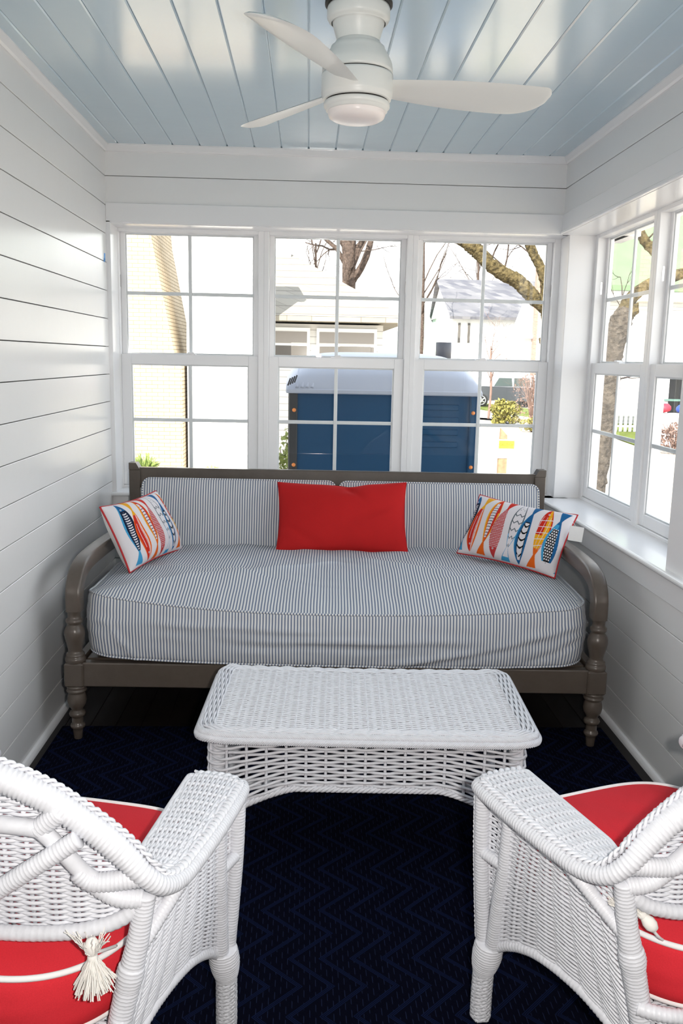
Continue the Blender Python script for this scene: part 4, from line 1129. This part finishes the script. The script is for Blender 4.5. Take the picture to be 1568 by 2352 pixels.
# ================================================================== OUTDOORS
struct('ground', MB().box((-40, D+.3, GZ-.1), (60, 90, GZ)).box((XR+.33, -12, GZ-.1), (60, D+.3, GZ)), M_CONC, 'pale concrete drive and street outside')
def slab(name, pts, z, m, label, kind='structure'):
    o = MB().prism(pts, 'z', GZ, z).build(name, m); tag(o, label, 'ground', kind=kind); return o
slab('grass_strip', [(9.0, 46), (11.6, 33.5), (10.6, 24.6), (11.6, 24.0), (14.5, 34.5), (14, 38), (11, 50)], GZ+.03, M_LAWN, 'green grass strip beyond the drive')
slab('sidewalk', [(4.0, 40), (9.4, 40), (9.6, 35), (10.2, 30), (9.2, 30), (8.6, 36.5)], GZ+.02, mat('bright concrete', (.55, .52, .48), .9), 'bright concrete sidewalk along the grass')
slab('lawn', [(-6, 14.2), (.6, 14.2), (.6, 16.2), (-6, 16.2)], GZ+.02, M_SOIL, 'brown planting bed before the houses')
slab('lawn', [(3.55, 14.0), (3.75, 15.4), (4.35, 15.5), (4.3, 14.4)], GZ+.02, M_LAWN, 'patch of grass around the sign post')

# portable toilet ------------------------------------------------------------
pt = thing('portable_toilet', 'dark blue portable toilet with a white roof outside the middle window', 'portable toilet', (1.455, 5.78, GZ))
PW, PD = .575, .555; ZT = 1.262-GZ
b = MB().box((-PW+.03, -PD+.02, .10), (PW-.03, PD-.02, ZT), bev=.01)
for k in range(4): b.box((.15, -PD+.012, ZT-.10-.075*k), (PW-.12, -PD+.03, ZT-.065-.075*k), bev=.004)
b.box((-PW+.10, -PD+.008, .25), (PW-.10, -PD+.03, 1.42), bev=.012)
b.build('wall_panel', M_POTTY, pt)
for sx in (-1, 1):
    for sy in (-1, 1):
        MB().box((sx*PW-sx*.055, sy*PD-sy*.055, .06), (sx*PW, sy*PD, ZT), bev=.008).build('corner_post', M_POTTYD if sx < 0 else M_POTTY, pt)
for sx in (-1, 1):
    for z in (1.0, 1.72, 2.05):
        MB().lathe([(0, .012), (.008, .010), (.012, 0)], (sx*(PW-.035), -PD-.001, z), 10, (0, -1, 0)).build('rivet', M_ORANGE, pt)
MB().box((-PW-.02, -PD-.02, 0), (PW+.02, PD+.02, .10), bev=.02).build('skid_base', M_POTTYD, pt)
# arched translucent roof with ribbed shoulders
N1, N2 = 26, 22; G = np.zeros((N1, N2, 3))
for i, u in enumerate(np.linspace(-1, 1, N1)):
    for j, v in enumerate(np.linspace(-1, 1, N2)):
        hgt = .185*(1-abs(v)**2.4)**.8*(1-.55*abs(u)**5)+.050*(1-max(abs(u), abs(v))**14)
        G[i, j] = ((PW+.015)*u, (PD+.015)*v, ZT+.005+hgt)
b = MB().grid(G)
b.box((-PW-.015, -PD-.015, ZT-.012), (PW+.015, PD+.015, ZT+.016), bev=.006)
for k in range(4): b.tube(catmull([(-PW+.05+.03*k, -PD-.004, ZT+.02), (-PW+.055+.035*k, -PD+.06, ZT+.075), (-PW+.06+.05*k, -PD+.2, ZT+.135), (-PW+.07+.06*k, 0, ZT+.155)], 6), .010, 8)
rf = b.build('roof', M_POTTYR, pt)
for k in range(4):
    b = MB().box((-.004, -.004, -.022), (.004, .004, .022), np.array([[1, 0, .35], [0, 1, 0], [-.35, 0, 1]]), (-PW+.004+.013*k, -PD-.016, ZT+.055+.006*k)); b.build('vent_slot', M_POTTYD, rf)
b = MB().lathe([(.052, -1.9), (.052, .20), (.056, .20), (.056, .325), (.046, .325), (.046, .20)], (.50, PD-.10, ZT), 20); b.build('vent_pipe', M_PIPE, pt)

# trees -------------------------------------------------------------------------
def limb(b, pts, r, n=9, jit=.0):
    P = np.asarray(pts, float); Q = catmull(np.column_stack([P, np.broadcast_to(r, (len(P),))]), 8)
    rr_ = Q[:, 3]*(1+rng.normal(0, .05, len(Q))); b.tube(Q[:, :3], rr_, n)
def twigs(b, p, d, ln, r, depth, g):
    p = np.array(p, float); d = np.array(d, float); d /= np.linalg.norm(d)
    pts = [p]; 
    for k in range(4): d = d+g.normal(0, .16, 3); d[2] += .05; d /= np.linalg.norm(d); pts.append(pts[-1]+d*ln/4)
    b.tube(np.array(pts), np.linspace(r, r*.45, 5), 5)
    if depth > 0:
        for k in range(g.integers(2, 4)):
            i = g.integers(1, 5); twigs(b, pts[i], d+g.normal(0, .65, 3), ln*g.uniform(.5, .75), r*.5, depth-1, g)
g = np.random.default_rng(3)
tA = thing('tree', 'leaning mossy tree trunk with lopped limbs outside the far right window', 'tree', (4.05, 9.0, GZ))
o0 = np.array([4.05, 9.0, GZ])
def rel(P, o): return [tuple(np.array(p)-o) for p in P]
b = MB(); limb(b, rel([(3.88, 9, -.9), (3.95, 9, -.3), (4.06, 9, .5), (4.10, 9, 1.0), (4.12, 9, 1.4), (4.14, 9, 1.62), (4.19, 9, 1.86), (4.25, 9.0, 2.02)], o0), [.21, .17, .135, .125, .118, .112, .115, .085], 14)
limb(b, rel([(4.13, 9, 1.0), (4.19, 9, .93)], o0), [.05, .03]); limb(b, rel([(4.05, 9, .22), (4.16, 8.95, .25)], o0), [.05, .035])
b.build('trunk', mat('bark with painted shade', (.085, .070, .055), .95, .1, noise=(22, .5), bump=(30, .9, .03)), tA)  # trunk bark greyed to paint in the house shadow; limbs keep their moss
b = MB(); limb(b, rel([(4.17, 9, 1.80), (4.26, 8.98, 1.95), (4.33, 8.97, 2.02), (4.36, 8.96, 2.03)], o0), [.085, .06, .055, .052]); b.build('limb', M_BARK, tA)
b = MB(); limb(b, rel([(4.22, 9, 1.98), (4.30, 9, 2.14), (4.46, 8.95, 2.27), (4.62, 8.9, 2.33), (4.9, 8.8, 2.42)], o0), [.08, .065, .062, .06, .05]); b.build('limb', M_BARK, tA)
b = MB(); limb(b, rel([(4.62, 8.9, 2.33), (4.50, 8.95, 2.56), (4.38, 9, 2.70), (4.30, 9, 2.85), (4.2, 9, 3.1)], o0), [.05, .05, .05, .045, .04]); b.build('limb', M_BARK, tA)
for p, d in (((4.19, 9, 1.3), (.5, 0, .12)), ((4.10, 9, 1.45), (-.4, 0, .1)), ((4.2, 9, 1.9), (-.1, 0, .4)), ((4.4, 9, 2.7), (.3, 0, .3))):
    b = MB(); twigs(b, np.array(p)-o0, d, .45, .010, 2, g); b.build('twig', M_GREYBARK, tA)
tB = thing('tree', 'mossy tree with a long bough across the back window by the corner', 'tree', (3.66, 9.5, GZ)); o0 = np.array([3.66, 9.5, GZ])
b = MB(); limb(b, rel([(3.68, 9.5, -.9), (3.66, 9.5, 0), (3.63, 9.5, .9), (3.61, 9.5, 1.4), (3.59, 9.5, 1.75), (3.57, 9.5, 1.98), (3.54, 9.5, 2.08)], o0), [.13, .095, .07, .062, .062, .078, .08], 12); b.build('trunk', M_BARK, tB)
b = MB(); limb(b, rel([(3.55, 9.5, 2.03), (3.42, 9.48, 2.13), (3.31, 9.46, 2.23), (3.20, 9.45, 2.32), (3.05, 9.42, 2.38), (2.90, 9.40, 2.47), (2.78, 9.4, 2.58), (2.68, 9.4, 2.66), (2.58, 9.4, 2.71), (2.3, 9.4, 2.80)], o0), [.07, .075, .085, .078, .075, .075, .078, .075, .06, .05], 12); b.build('limb', M_BARK, tB)
b = MB(); limb(b, rel([(3.54, 9.5, 2.06), (3.53, 9.5, 2.25), (3.47, 9.5, 2.45), (3.38, 9.5, 2.60), (3.32, 9.5, 2.75), (3.28, 9.5, 3.0)], o0), [.065, .055, .05, .05, .055, .05], 10); b.build('limb', M_BARK, tB)
b = MB(); limb(b, rel([(3.6, 9.5, 1.62), (3.53, 9.47, 1.66), (3.50, 9.45, 1.72)], o0), [.03, .03, .026]); b.build('limb', M_BARK, tB)
for p, d in (((2.7, 9.4, 2.64), (-.6, 0, .5)), ((2.7, 9.4, 2.66), (.3, 0, .5)), ((2.6, 9.4, 2.7), (-.7, 0, .1)), ((2.9, 9.4, 2.47), (.3, 0, .6)), ((3.05, 9.4, 2.4), (.1, 0, .7)), ((3.5, 9.5, 2.4), (.3, 0, .4)), ((3.45, 9.5, 2.5), (-.5, 0, .4)), ((3.55, 9.5, 2.1), (.35, 0, .4)), ((3.57, 9.5, 1.95), (.4, 0, .2)), ((3.2, 9.4, 2.3), (-.4, 0, .5))):
    b = MB(); twigs(b, np.array(p)-o0, d, .55, .011, 3, g); b.build('twig', M_GREYBARK, tB)
# big bare tree behind the hip roofed house and thinner trees beyond
def bare_tree(x, y, h, r, label, m, seed, fork=True, spread=.5):
    gg = np.random.default_rng(seed); o = thing('tree', label, 'tree', (x, y, GZ), 0, None)
    b = MB(); limb(b, [(0, 0, 0), (.05, 0, h*.4), (.0, 0, h*.7), (-.05, 0, h)], [r, r*.8, r*.75, r*.4], 10)
    b.build('trunk', m, o)
    for k in range(10):
        b = MB(); z = h*(.45+.055*k); a = gg.uniform(0, 6.28); twigs(b, (0, 0, z), (math.cos(a)*spread, math.sin(a)*spread, .8), h*.35, r*.30, 3, gg); b.build('branch', m, o)
    return o
bt = bare_tree(2.28, 30, 9.5, .30, 'thick bare tree rising behind the hip roofed house', M_GREYBARK, 5)
b = MB(); limb(b, [(.12, 0, 4.9), (.5, -.1, 5.5), (.75, -.1, 6.3), (.9, -.1, 7.5)], [.14, .12, .10, .08]); limb(b, [(.05, 0, 5.6), (.5, 0, 6.3), (.9, 0, 6.8), (1.5, 0, 7.5)], [.12, .10, .09, .06]); b.build('limb', M_GREYBARK, bt)
bare_tree(1.3, 40, 7.4, .10, 'thin bare tree just left of the thick bare tree', M_GREYBARK, 6)
bare_tree(6.6, 44, 9, .12, 'thin bare tree left of the grey roofed house', M_GREYBARK, 8)
bare_tree(13.5, 66, 12, .14, 'thin bare tree behind the grey roofed house', M_GREYBARK, 9)
bare_tree(8.52, 36, 3.0, .06, 'slim young tree before the dark parked car', M_TWIG, 12)

# cream brick house on the left with a tapering chimney --------------------------------
bh = thing('brick_house', 'cream brick building seen through the left back window', 'building', (-3.2, 17.2, GZ))
b = MB(); zz = lambda v: v-GZ
o_ = [(-6, 0), (1.77, 0), (1.76, zz(1.45)), (1.62, zz(1.51)), (1.21, zz(3.7)), (1.15, zz(4.4)), (-6, zz(4.4))]
b.prism(o_, 'y', -.2, 2.5); b.build('wall', M_BRICK, bh)
MB().box((-6.3, -.5, zz(4.4)), (1.4, 3, zz(4.6))).build('roof', M_TANROOF, bh)
wh = thing('white_house', 'white painted building right of the cream brick one', 'building', (.1, 17.4, GZ))
MB().box((-1.49, 0, 0), (0.02, 1.0, 4.75)).build('wall', M_WHITE, wh); MB().box((-1.5, -.1, 4.75), (.1, 1.0, 4.9)).build('roof', M_TANROOF, wh)
bd = MB().box((-1.38, 15.0, GZ), (.75, 15.15, GZ+.42), bev=.02).build('planter_edge', M_BLOCK); tag(bd, 'low pale planter edge below the white building', 'planter')
def blades(x, y, h, sp, n, m, label, seed, name='ornamental_grass', z0=GZ):
    gg = np.random.default_rng(seed); S = []
    for k in range(n):
        a = gg.uniform(0, 6.28); r0 = gg.uniform(0, .07); l = h*gg.uniform(.7, 1.05); q = gg.uniform(.2, 1)*sp; t = np.linspace(0, 1, 6)
        S.append(np.column_stack([(r0+q*t**1.6)*math.cos(a), (r0+q*t**1.6)*math.sin(a), l*(t-.35*q/sp*t**3)]))
    b = MB(); b.tubes(np.array(S), .008, np.tile([0, -1., 0.3], (n, 6, 1)), 4); o = b.build(name, m); o.location = (x, y, z0)
    tag(o, label, 'plant'); return o
blades(-1.80, 14.9, .72, .28, 300, M_GRASSB, 'clump of ornamental grass by the cream brick building', 4, z0=GZ+.02)
blades(-.62, 14.6, .55, .26, 220, M_GRASSB, 'small clump of grass below the planter edge', 5, z0=GZ+.02)
def bush(x, y, w, h, m, label, seed, n=900, twig=False, leaf=.035, name='shrub', z0=GZ):
    gg = np.random.default_rng(seed); o = thing(name, label, 'shrub', (x, y, z0))
    b = MB()
    for k in range(9 if not twig else 40):
        a = gg.uniform(0, 6.28); rr_ = gg.uniform(.2, 1)*w*.45; zt = h*gg.uniform(.7, 1)
        b.tube([(0, 0, 0), (rr_*.4*math.cos(a), rr_*.4*math.sin(a), zt*.5), (rr_*math.cos(a), rr_*math.sin(a), zt)], [.018, .012, .005], 5)
        if twig: twigs(b, (rr_*.5*math.cos(a), rr_*.5*math.sin(a), zt*.6), (math.cos(a)*.5, math.sin(a)*.5, .8), h*.35, .006, 2, gg)
    b.build('stem_cluster', M_TWIG, o)
    if n:
        b = MB(); q = gg.normal(0, 1, (n, 3)); q /= np.linalg.norm(q, axis=1)[:, None]; rr_ = gg.uniform(.45, 1, n)[:, None]**.5
        lump = 1+.18*np.sin(q[:, :1]*5+seed)+.12*np.sin(q[:, 2:]*7)
        c = q*rr_*lump*np.array([w/2, w/2, h/2])+np.array([0, 0, h*.52]); e1 = gg.normal(0, 1, (n, 3)); e1 /= np.linalg.norm(e1, axis=1)[:, None]; e2 = np.cross(e1, gg.normal(0, 1, (n, 3))); e2 /= np.linalg.norm(e2, axis=1)[:, None]
        V = np.stack([c-e1*leaf, c-e2*leaf*.5, c+e1*leaf, c+e2*leaf*.5+np.cross(e1, e2)*leaf*.2], 1).reshape(-1, 3); b.add(V, np.arange(n*4).reshape(n, 4), False)
        b.build('foliage', m, o)
    return o
bush(.98, 8.6, .95, 1.58, M_LEAFD, 'olive green shrub left of the blue portable toilet', 3, 2600)
bush(8.5, 33, 1.1, .95, M_LEAF, 'yellow green shrub in the bed before the parked car', 4, 900, leaf=.09)
bush(9.1, 31.2, 1.3, 2.1, M_TWIG, 'pinkish twiggy shrub at the kerb', 5, 500, True, .05)
bush(8.7, 29.6, .8, .5, M_LEAF, 'low shrub at the foot of the pinkish shrub', 6, 300, leaf=.06)
bush(10.9, 23.0, 1.0, .85, M_TWIG, 'brown shrub before the pale block wall', 7, 500, True, .05)

# hip roofed house ----------------------------------------------------------------------
hh = thing('hip_roof_house', 'low house with a pale hip roof and paired windows beyond the portable toilet', 'house', (0, 18.5, GZ))
z = zz; MB().box((.14, 0, 0), (2.55, 7, z(2.16))).build('wall', M_SIDING, hh)
b = MB(); e0 = -.55; V = [(.1, e0, z(2.30)), (3.0, e0, z(2.30)), (3.0, 7.5, z(2.30)), (.1, 7.5, z(2.30)), (.1, 3.2, z(3.95)), (.5, 3.2, z(3.95))]
b.poly(V, [(0, 1, 5, 4), (1, 2, 5), (2, 3, 4, 5), (3, 0, 4)]); b.box((.1, e0, z(2.20)), (3.0, 7.5, z(2.295)))
b.build('roof', M_TANROOF, hh)
for x0, x1 in ((.16, 1.02), (1.16, 2.42)):
    w = MB(); w.box((x0, -.06, z(1.45)), (x1, .02, z(2.08))); wo = w.build('window', M_WHITE, hh)
    MB().box((x0+.06, -.075, z(1.76)), (x1-.06, -.05, z(2.00))).build('pane', M_CURTAIN, wo)
    MB().box((x0+.06, -.075, z(1.50)), (x1-.06, -.05, z(1.71))).build('pane', M_PANE, wo)
MB().box((1.65, -.09, z(1.46)), (2.30, -.076, z(1.72))).build('shutter', M_PANE, hh)
b = MB().box((.12, 2.9, z(3.2)), (.55, 3.4, z(4.5)))
b.build('chimney', M_BLOCK, hh)

# white house with grey shingles ---------------------------------------------------------
gh = thing('grey_roof_house', 'white gabled house with a grey shingle roof and brick chimney', 'house', (11, 50, GZ))
MB().box((-1.9, 0, 0), (3.5, 8, z(4.1))).poly([(-2.0, 0, z(4.1)), (-2.0, 8, z(4.1)), (-2.0, 4, z(6.3)), (-1.8, 0, z(4.1)), (-1.8, 8, z(4.1)), (-1.8, 4, z(6.3))], [(0, 1, 2), (3, 4, 5), (0, 1, 4, 3)]).build('wall', M_WHITE, gh)
MB().poly([(-2.1, -.4, z(3.95)), (3.8, -.4, z(3.95)), (3.8, 4, z(6.35)), (-2.35, 4, z(6.35)), (-2.1, 8.4, z(3.95)), (3.8, 8.4, z(3.95)), (-2.1, -.4, z(3.80)), (3.8, -.4, z(3.80))], [(0, 1, 2, 3), (3, 2, 5, 4), (6, 7, 1, 0)]).build('roof', M_SHINGLE, gh)
MB().poly([(.9, -2.4, z(2.9)), (5, -2.4, z(2.9)), (5, .3, z(4.7)), (2.2, .3, z(4.9)), (.9, -2.4, z(2.75)), (5, -2.4, z(2.75))], [(0, 1, 2, 3), (4, 5, 1, 0)]).box((1.2, -2.2, 0), (5, 0, z(2.85))).build('wing', M_WHITE, gh)
MB().box((2.15, -2.7, 0), (2.75, -2.2, z(6.6))).build('chimney', M_REDBRICK, gh)
for x0 in (-1.55, -1.0): MB().box((x0, -.05, z(2.5)), (x0+.14, 0, z(3.6))).build('window', M_PANE, gh)
gn = thing('green_house', 'small pale green gabled house left of the grey roofed house', 'house', (8.1, 56, GZ))
MB().prism([(-1.0, 0), (1.0, 0), (1.0, z(3.2)), (.35, z(4.6)), (-1.0, z(3.0))], 'y', 0, 6).build('wall', M_GREENSID, gn)
MB().box((-1.05, -.1, 0), (.0, 0, z(2.4))).build('trim_board', M_WHITE, gn)

# parked cars ----------------------------------------------------------------------------
def car(x, y, rz, body, label, L=4.6, Hc=1.70, Wd=1.85, lower=None):
    o = thing('car', label, 'car', (x, y, GZ), rz); lower = lower or body
    pr = [(-L/2, .35), (L/2, .35), (L/2, .75), (L/2-.03, 1.02), (L/2-.9, 1.10), (-L/2+.08, 1.05), (-L/2, .8)]
    MB().prism(pr, 'y', -Wd/2, Wd/2).build('body', body, o)
    cb = [(-L/2+.10, 1.05), (L/2-1.05, 1.09), (L/2-1.75, Hc-.06), (L/2-2.2, Hc), (-L/2+.55, Hc-.02), (-L/2+.28, Hc-.18)]
    MB().prism(cb, 'y', -Wd/2+.08, Wd/2-.08).build('cabin', lower, o)
    for x0, x1 in ((-L/2+.40, -L/2+1.1), (-L/2+1.18, -L/2+2.05), (-L/2+2.13, -L/2+2.85)):
        MB().prism([(x0, 1.12), (x1+(.25 if x1 > -L/2+2.5 else 0), 1.12), (x1, Hc-.16), (x0+.06, Hc-.16)], 'y', -Wd/2+.05, Wd/2-.05).build('window', M_CARGLASS, o)
    for sx in (-1, 1):
        for sy in (-1, 1):
            w = MB().lathe([(.0, .0), (.22, 0), (.34, -.02), (.36, -.05), (.36, -.20), (.30, -.22)], (sx*(L/2-.85), sy*(Wd/2+.02), .36), 22, (0, sy, 0)).build('wheel', M_TYRE, o)
            c_ = MB()
            for k in range(5): a = 2*PI*k/5; c_.tube([(0, 0, .02), (.20*math.cos(a), .20*math.sin(a), .012)], [.05, .04], 6)
            c_.lathe([(.20, .0), (.20, .02), (.24, .02), (.24, 0)], (0, 0, 0), 20)
            V = np.vstack(c_.v); q = np.array(Vector((0, 0, 1)).rotation_difference(Vector((0, sy, 0))).to_matrix())
            for k in range(len(c_.v)): c_.v[k] = c_.v[k] @ q.T + np.array([sx*(L/2-.85), sy*(Wd/2+.02), .36])
            c_.build('rim', M_RIM, w)
    return o
car(11.55, 46.5, math.radians(180), M_CARBODY, 'dark grey car with silver roof parked across the street', lower=M_CARSILVER)
car(8.9, 52, math.radians(170), M_CARRED, 'red car parked behind the dark grey one')

# warning sign on a timber post ------------------------------------------------------------
sg = thing('warning_sign', 'yellow and white CAUTION sign on a raw timber post', 'sign', (4.42, 15.0, GZ))
MB().box((-.075, 0, 0), (.075, .09, .80)).prism([(-.075, .80), (.075, .80), (.06, 1.10), (-.055, 1.22)], 'y', 0, .09).build('post', M_POSTW, sg)
sb = MB().box((-.10, -.012, .70), (.205, -.002, 1.03), bev=.002).build('sign_board', M_SIGNW, sg)
MB().box((-.085, -.016, .87), (.19, -.011, 1.01)).build('yellow_band', M_SIGNY, sb)
cu = bpy.data.curves.new('lettering', 'FONT'); cu.body = 'CAUTION'; cu.size = .060; cu.extrude = .002; cu.align_x = 'CENTER'; cu.align_y = 'CENTER'
tx = bpy.data.objects.new('lettering_source', cu); COL.objects.link(tx); bpy.context.view_layer.update()
me = bpy.data.meshes.new_from_object(tx.evaluated_get(bpy.context.evaluated_depsgraph_get())); bpy.data.objects.remove(tx)
lt = bpy.data.objects.new('lettering', me); COL.objects.link(lt); lt.data.materials.clear(); lt.data.materials.append(M_SIGNK)
lt.parent = sb; lt.rotation_euler = (PI/2, 0, 0); lt.location = (.0525, -.0175, .94)

# across the drive on the right ---------------------------------------------------------------
gr = thing('green_roof_house', 'white house with a large pale green roof outside the far right window', 'house', (14, 34, GZ))
MB().box((-2.6, .3, 0), (9, 6, z(4.4))).build('wall', M_SIDING, gr)
MB().poly([(-3.0, -.3, z(4.45)), (9.5, -.3, z(4.45)), (9.5, 5, z(9.0)), (-2.6, 5, z(9.0)), (-3.0, -.3, z(4.25)), (9.5, -.3, z(4.25))], [(0, 1, 2, 3), (4, 5, 1, 0)]).build('roof', M_GREENROOF, gr)
MB().box((-2.9, -.15, z(3.9)), (9, .3, z(4.25))).build('gutter_board', M_WHITE, gr)
fn = thing('picket_fence', 'white picket fence below the green roofed house', 'fence', (12.3, 30, GZ))
for k in range(26):
    x = -1.6+k*.17; MB().prism([(x, .05), (x+.09, .05), (x+.09, .70), (x+.045, .78), (x, .70)], 'y', -.012, .012).build('picket', M_WHITE, fn)
for zf in (.2, .6): MB().box((-1.6, .012, zf), (2.9, .05, zf+.07)).build('fence_rail', M_WHITE, fn)
cp = thing('carport', 'white carport with a dark inside seen through the nearer right window', 'carport', (12.2, 26, GZ))
MB().box((-.5, 0, z(1.45)), (4, 5, z(2.5))).build('gable_board', M_SIDING, cp)
MB().box((.62, 2.5, 0), (4, 2.7, z(1.45))).build('back_wall', M_DARKROOM, cp)
for x in (-.45, .15, .8): MB().box((x, -.05, 0), (x+.10, .05, z(1.45))).build('pillar', M_WHITE, cp)
MB().box((-.5, -.1, z(.40)), (4, .0, z(.46))).build('handrail', mat('green rail', (.10, .18, .15), .6), cp)
bw = MB().box((10.75, 24, GZ), (16, 24.3, .14), bev=.02).build('block_wall', M_BLOCK); tag(bw, 'pale concrete block wall before the carport', 'wall')
for k in range(3):
    b = MB(); gg = np.random.default_rng(40+k)
    for q in range(3): b.lathe([(0, .13), (.08, .12), (.15, .05), (.16, -.02), (.13, -.08), (0, -.12)], (gg.uniform(-.12, .12), gg.uniform(-.05, .05), .10+gg.uniform(0, .04)), 12)
    o = b.build('tarp_bundle', M_REDBALL if k == 0 else M_BLUEBALL); o.location = (10.98+.52*k, 24.12, .14)
    tag(o, ['red bundle on the block wall at the left end', 'blue bundle on the block wall beside the red bundle', 'blue bundle on the block wall furthest from the red bundle'][k], 'bundle', 'bundles on the block wall')

# ================================================================== LIGHT, SKY, CAMERA
w = bpy.data.worlds.new('sky'); SC.world = w; w.use_nodes = True
bg = w.node_tree.nodes['Background']; bg.inputs[1].default_value = SKY_S
_t = NT(w); _tc = _t.new('ShaderNodeTexCoord'); _sp = _t.new('ShaderNodeSeparateXYZ'); _t.link(_tc.outputs['Generated'], _sp.inputs[0])
_r = _t.new('ShaderNodeValToRGB'); _t.link(_sp.outputs[2], _r.inputs[0])
_r.color_ramp.elements[0].position = 0; _r.color_ramp.elements[0].color = (1.0, .99, .96, 1)
_r.color_ramp.elements[1].position = .75; _r.color_ramp.elements[1].color = (.40, .46, .56, 1)
_t.link(_r.outputs[0], bg.inputs[0])
def light(name, typ, loc, energy, col=(1, 1, 1), **k):
    l = bpy.data.lights.new(name, typ); l.energy = energy; l.color = col
    for a, v in k.items(): setattr(l, a, v)
    o = bpy.data.objects.new(name, l); COL.objects.link(o); o.location = loc; return o
sun = light('sun', 'SUN', (0, -10, 20), SUN_S, (1, .95, .86), angle=.009)
sd = Vector((.40, .80, -.72)); sun.rotation_euler = sd.to_track_quat('-Z', 'Y').to_euler()

F_PX, YAW, PITCH, ROLL = 1989.98, .040947, .174848, .020141
cy, sy, cp_, sp_ = math.cos(YAW), math.sin(YAW), math.cos(PITCH), math.sin(PITCH)
f = Vector((sy*cp_, cy*cp_, -sp_)); r = Vector((cy, -sy, 0)); u = r.cross(f)
r2 = r*math.cos(ROLL)+u*math.sin(ROLL); u2 = -r*math.sin(ROLL)+u*math.cos(ROLL)
cd = bpy.data.cameras.new('camera'); cam = bpy.data.objects.new('camera', cd); COL.objects.link(cam)
cd.sensor_fit = 'HORIZONTAL'; cd.sensor_width = 24; cd.lens = F_PX/1568*24; cd.clip_start = .05; cd.clip_end = 300
M = Matrix(((r2.x, u2.x, -f.x, .99724), (r2.y, u2.y, -f.y, 0), (r2.z, u2.z, -f.z, 1.45707), (0, 0, 0, 1)))
cam.matrix_world = M; SC.camera = cam
# the photographer's flash, to the right of and just above the lens
fl_ = light('camera_flash', 'AREA', Vector((.99724, 0, 1.45707))+r2*.105+u2*.02+f*.02, FLASH, (1, .94, .88), shape='RECTANGLE', size=.05, size_y=.035)
fl_.matrix_world = Matrix.Translation(fl_.location) @ M.to_3x3().to_4x4()

SC.view_settings.view_transform = 'Standard'; SC.view_settings.look = 'None'; SC.view_settings.gamma = 1; SC.view_settings.use_curve_mapping = False
SC.view_settings.exposure = EXPO
SC.cycles.max_bounces = 8; SC.cycles.diffuse_bounces = 4; SC.cycles.use_adaptive_sampling = True; SC.cycles.adaptive_threshold = .04; SC.cycles.glossy_bounces = 3; SC.cycles.transparent_max_bounces = 16
SC.cycles.caustics_reflective = False; SC.cycles.sample_clamp_indirect = 20
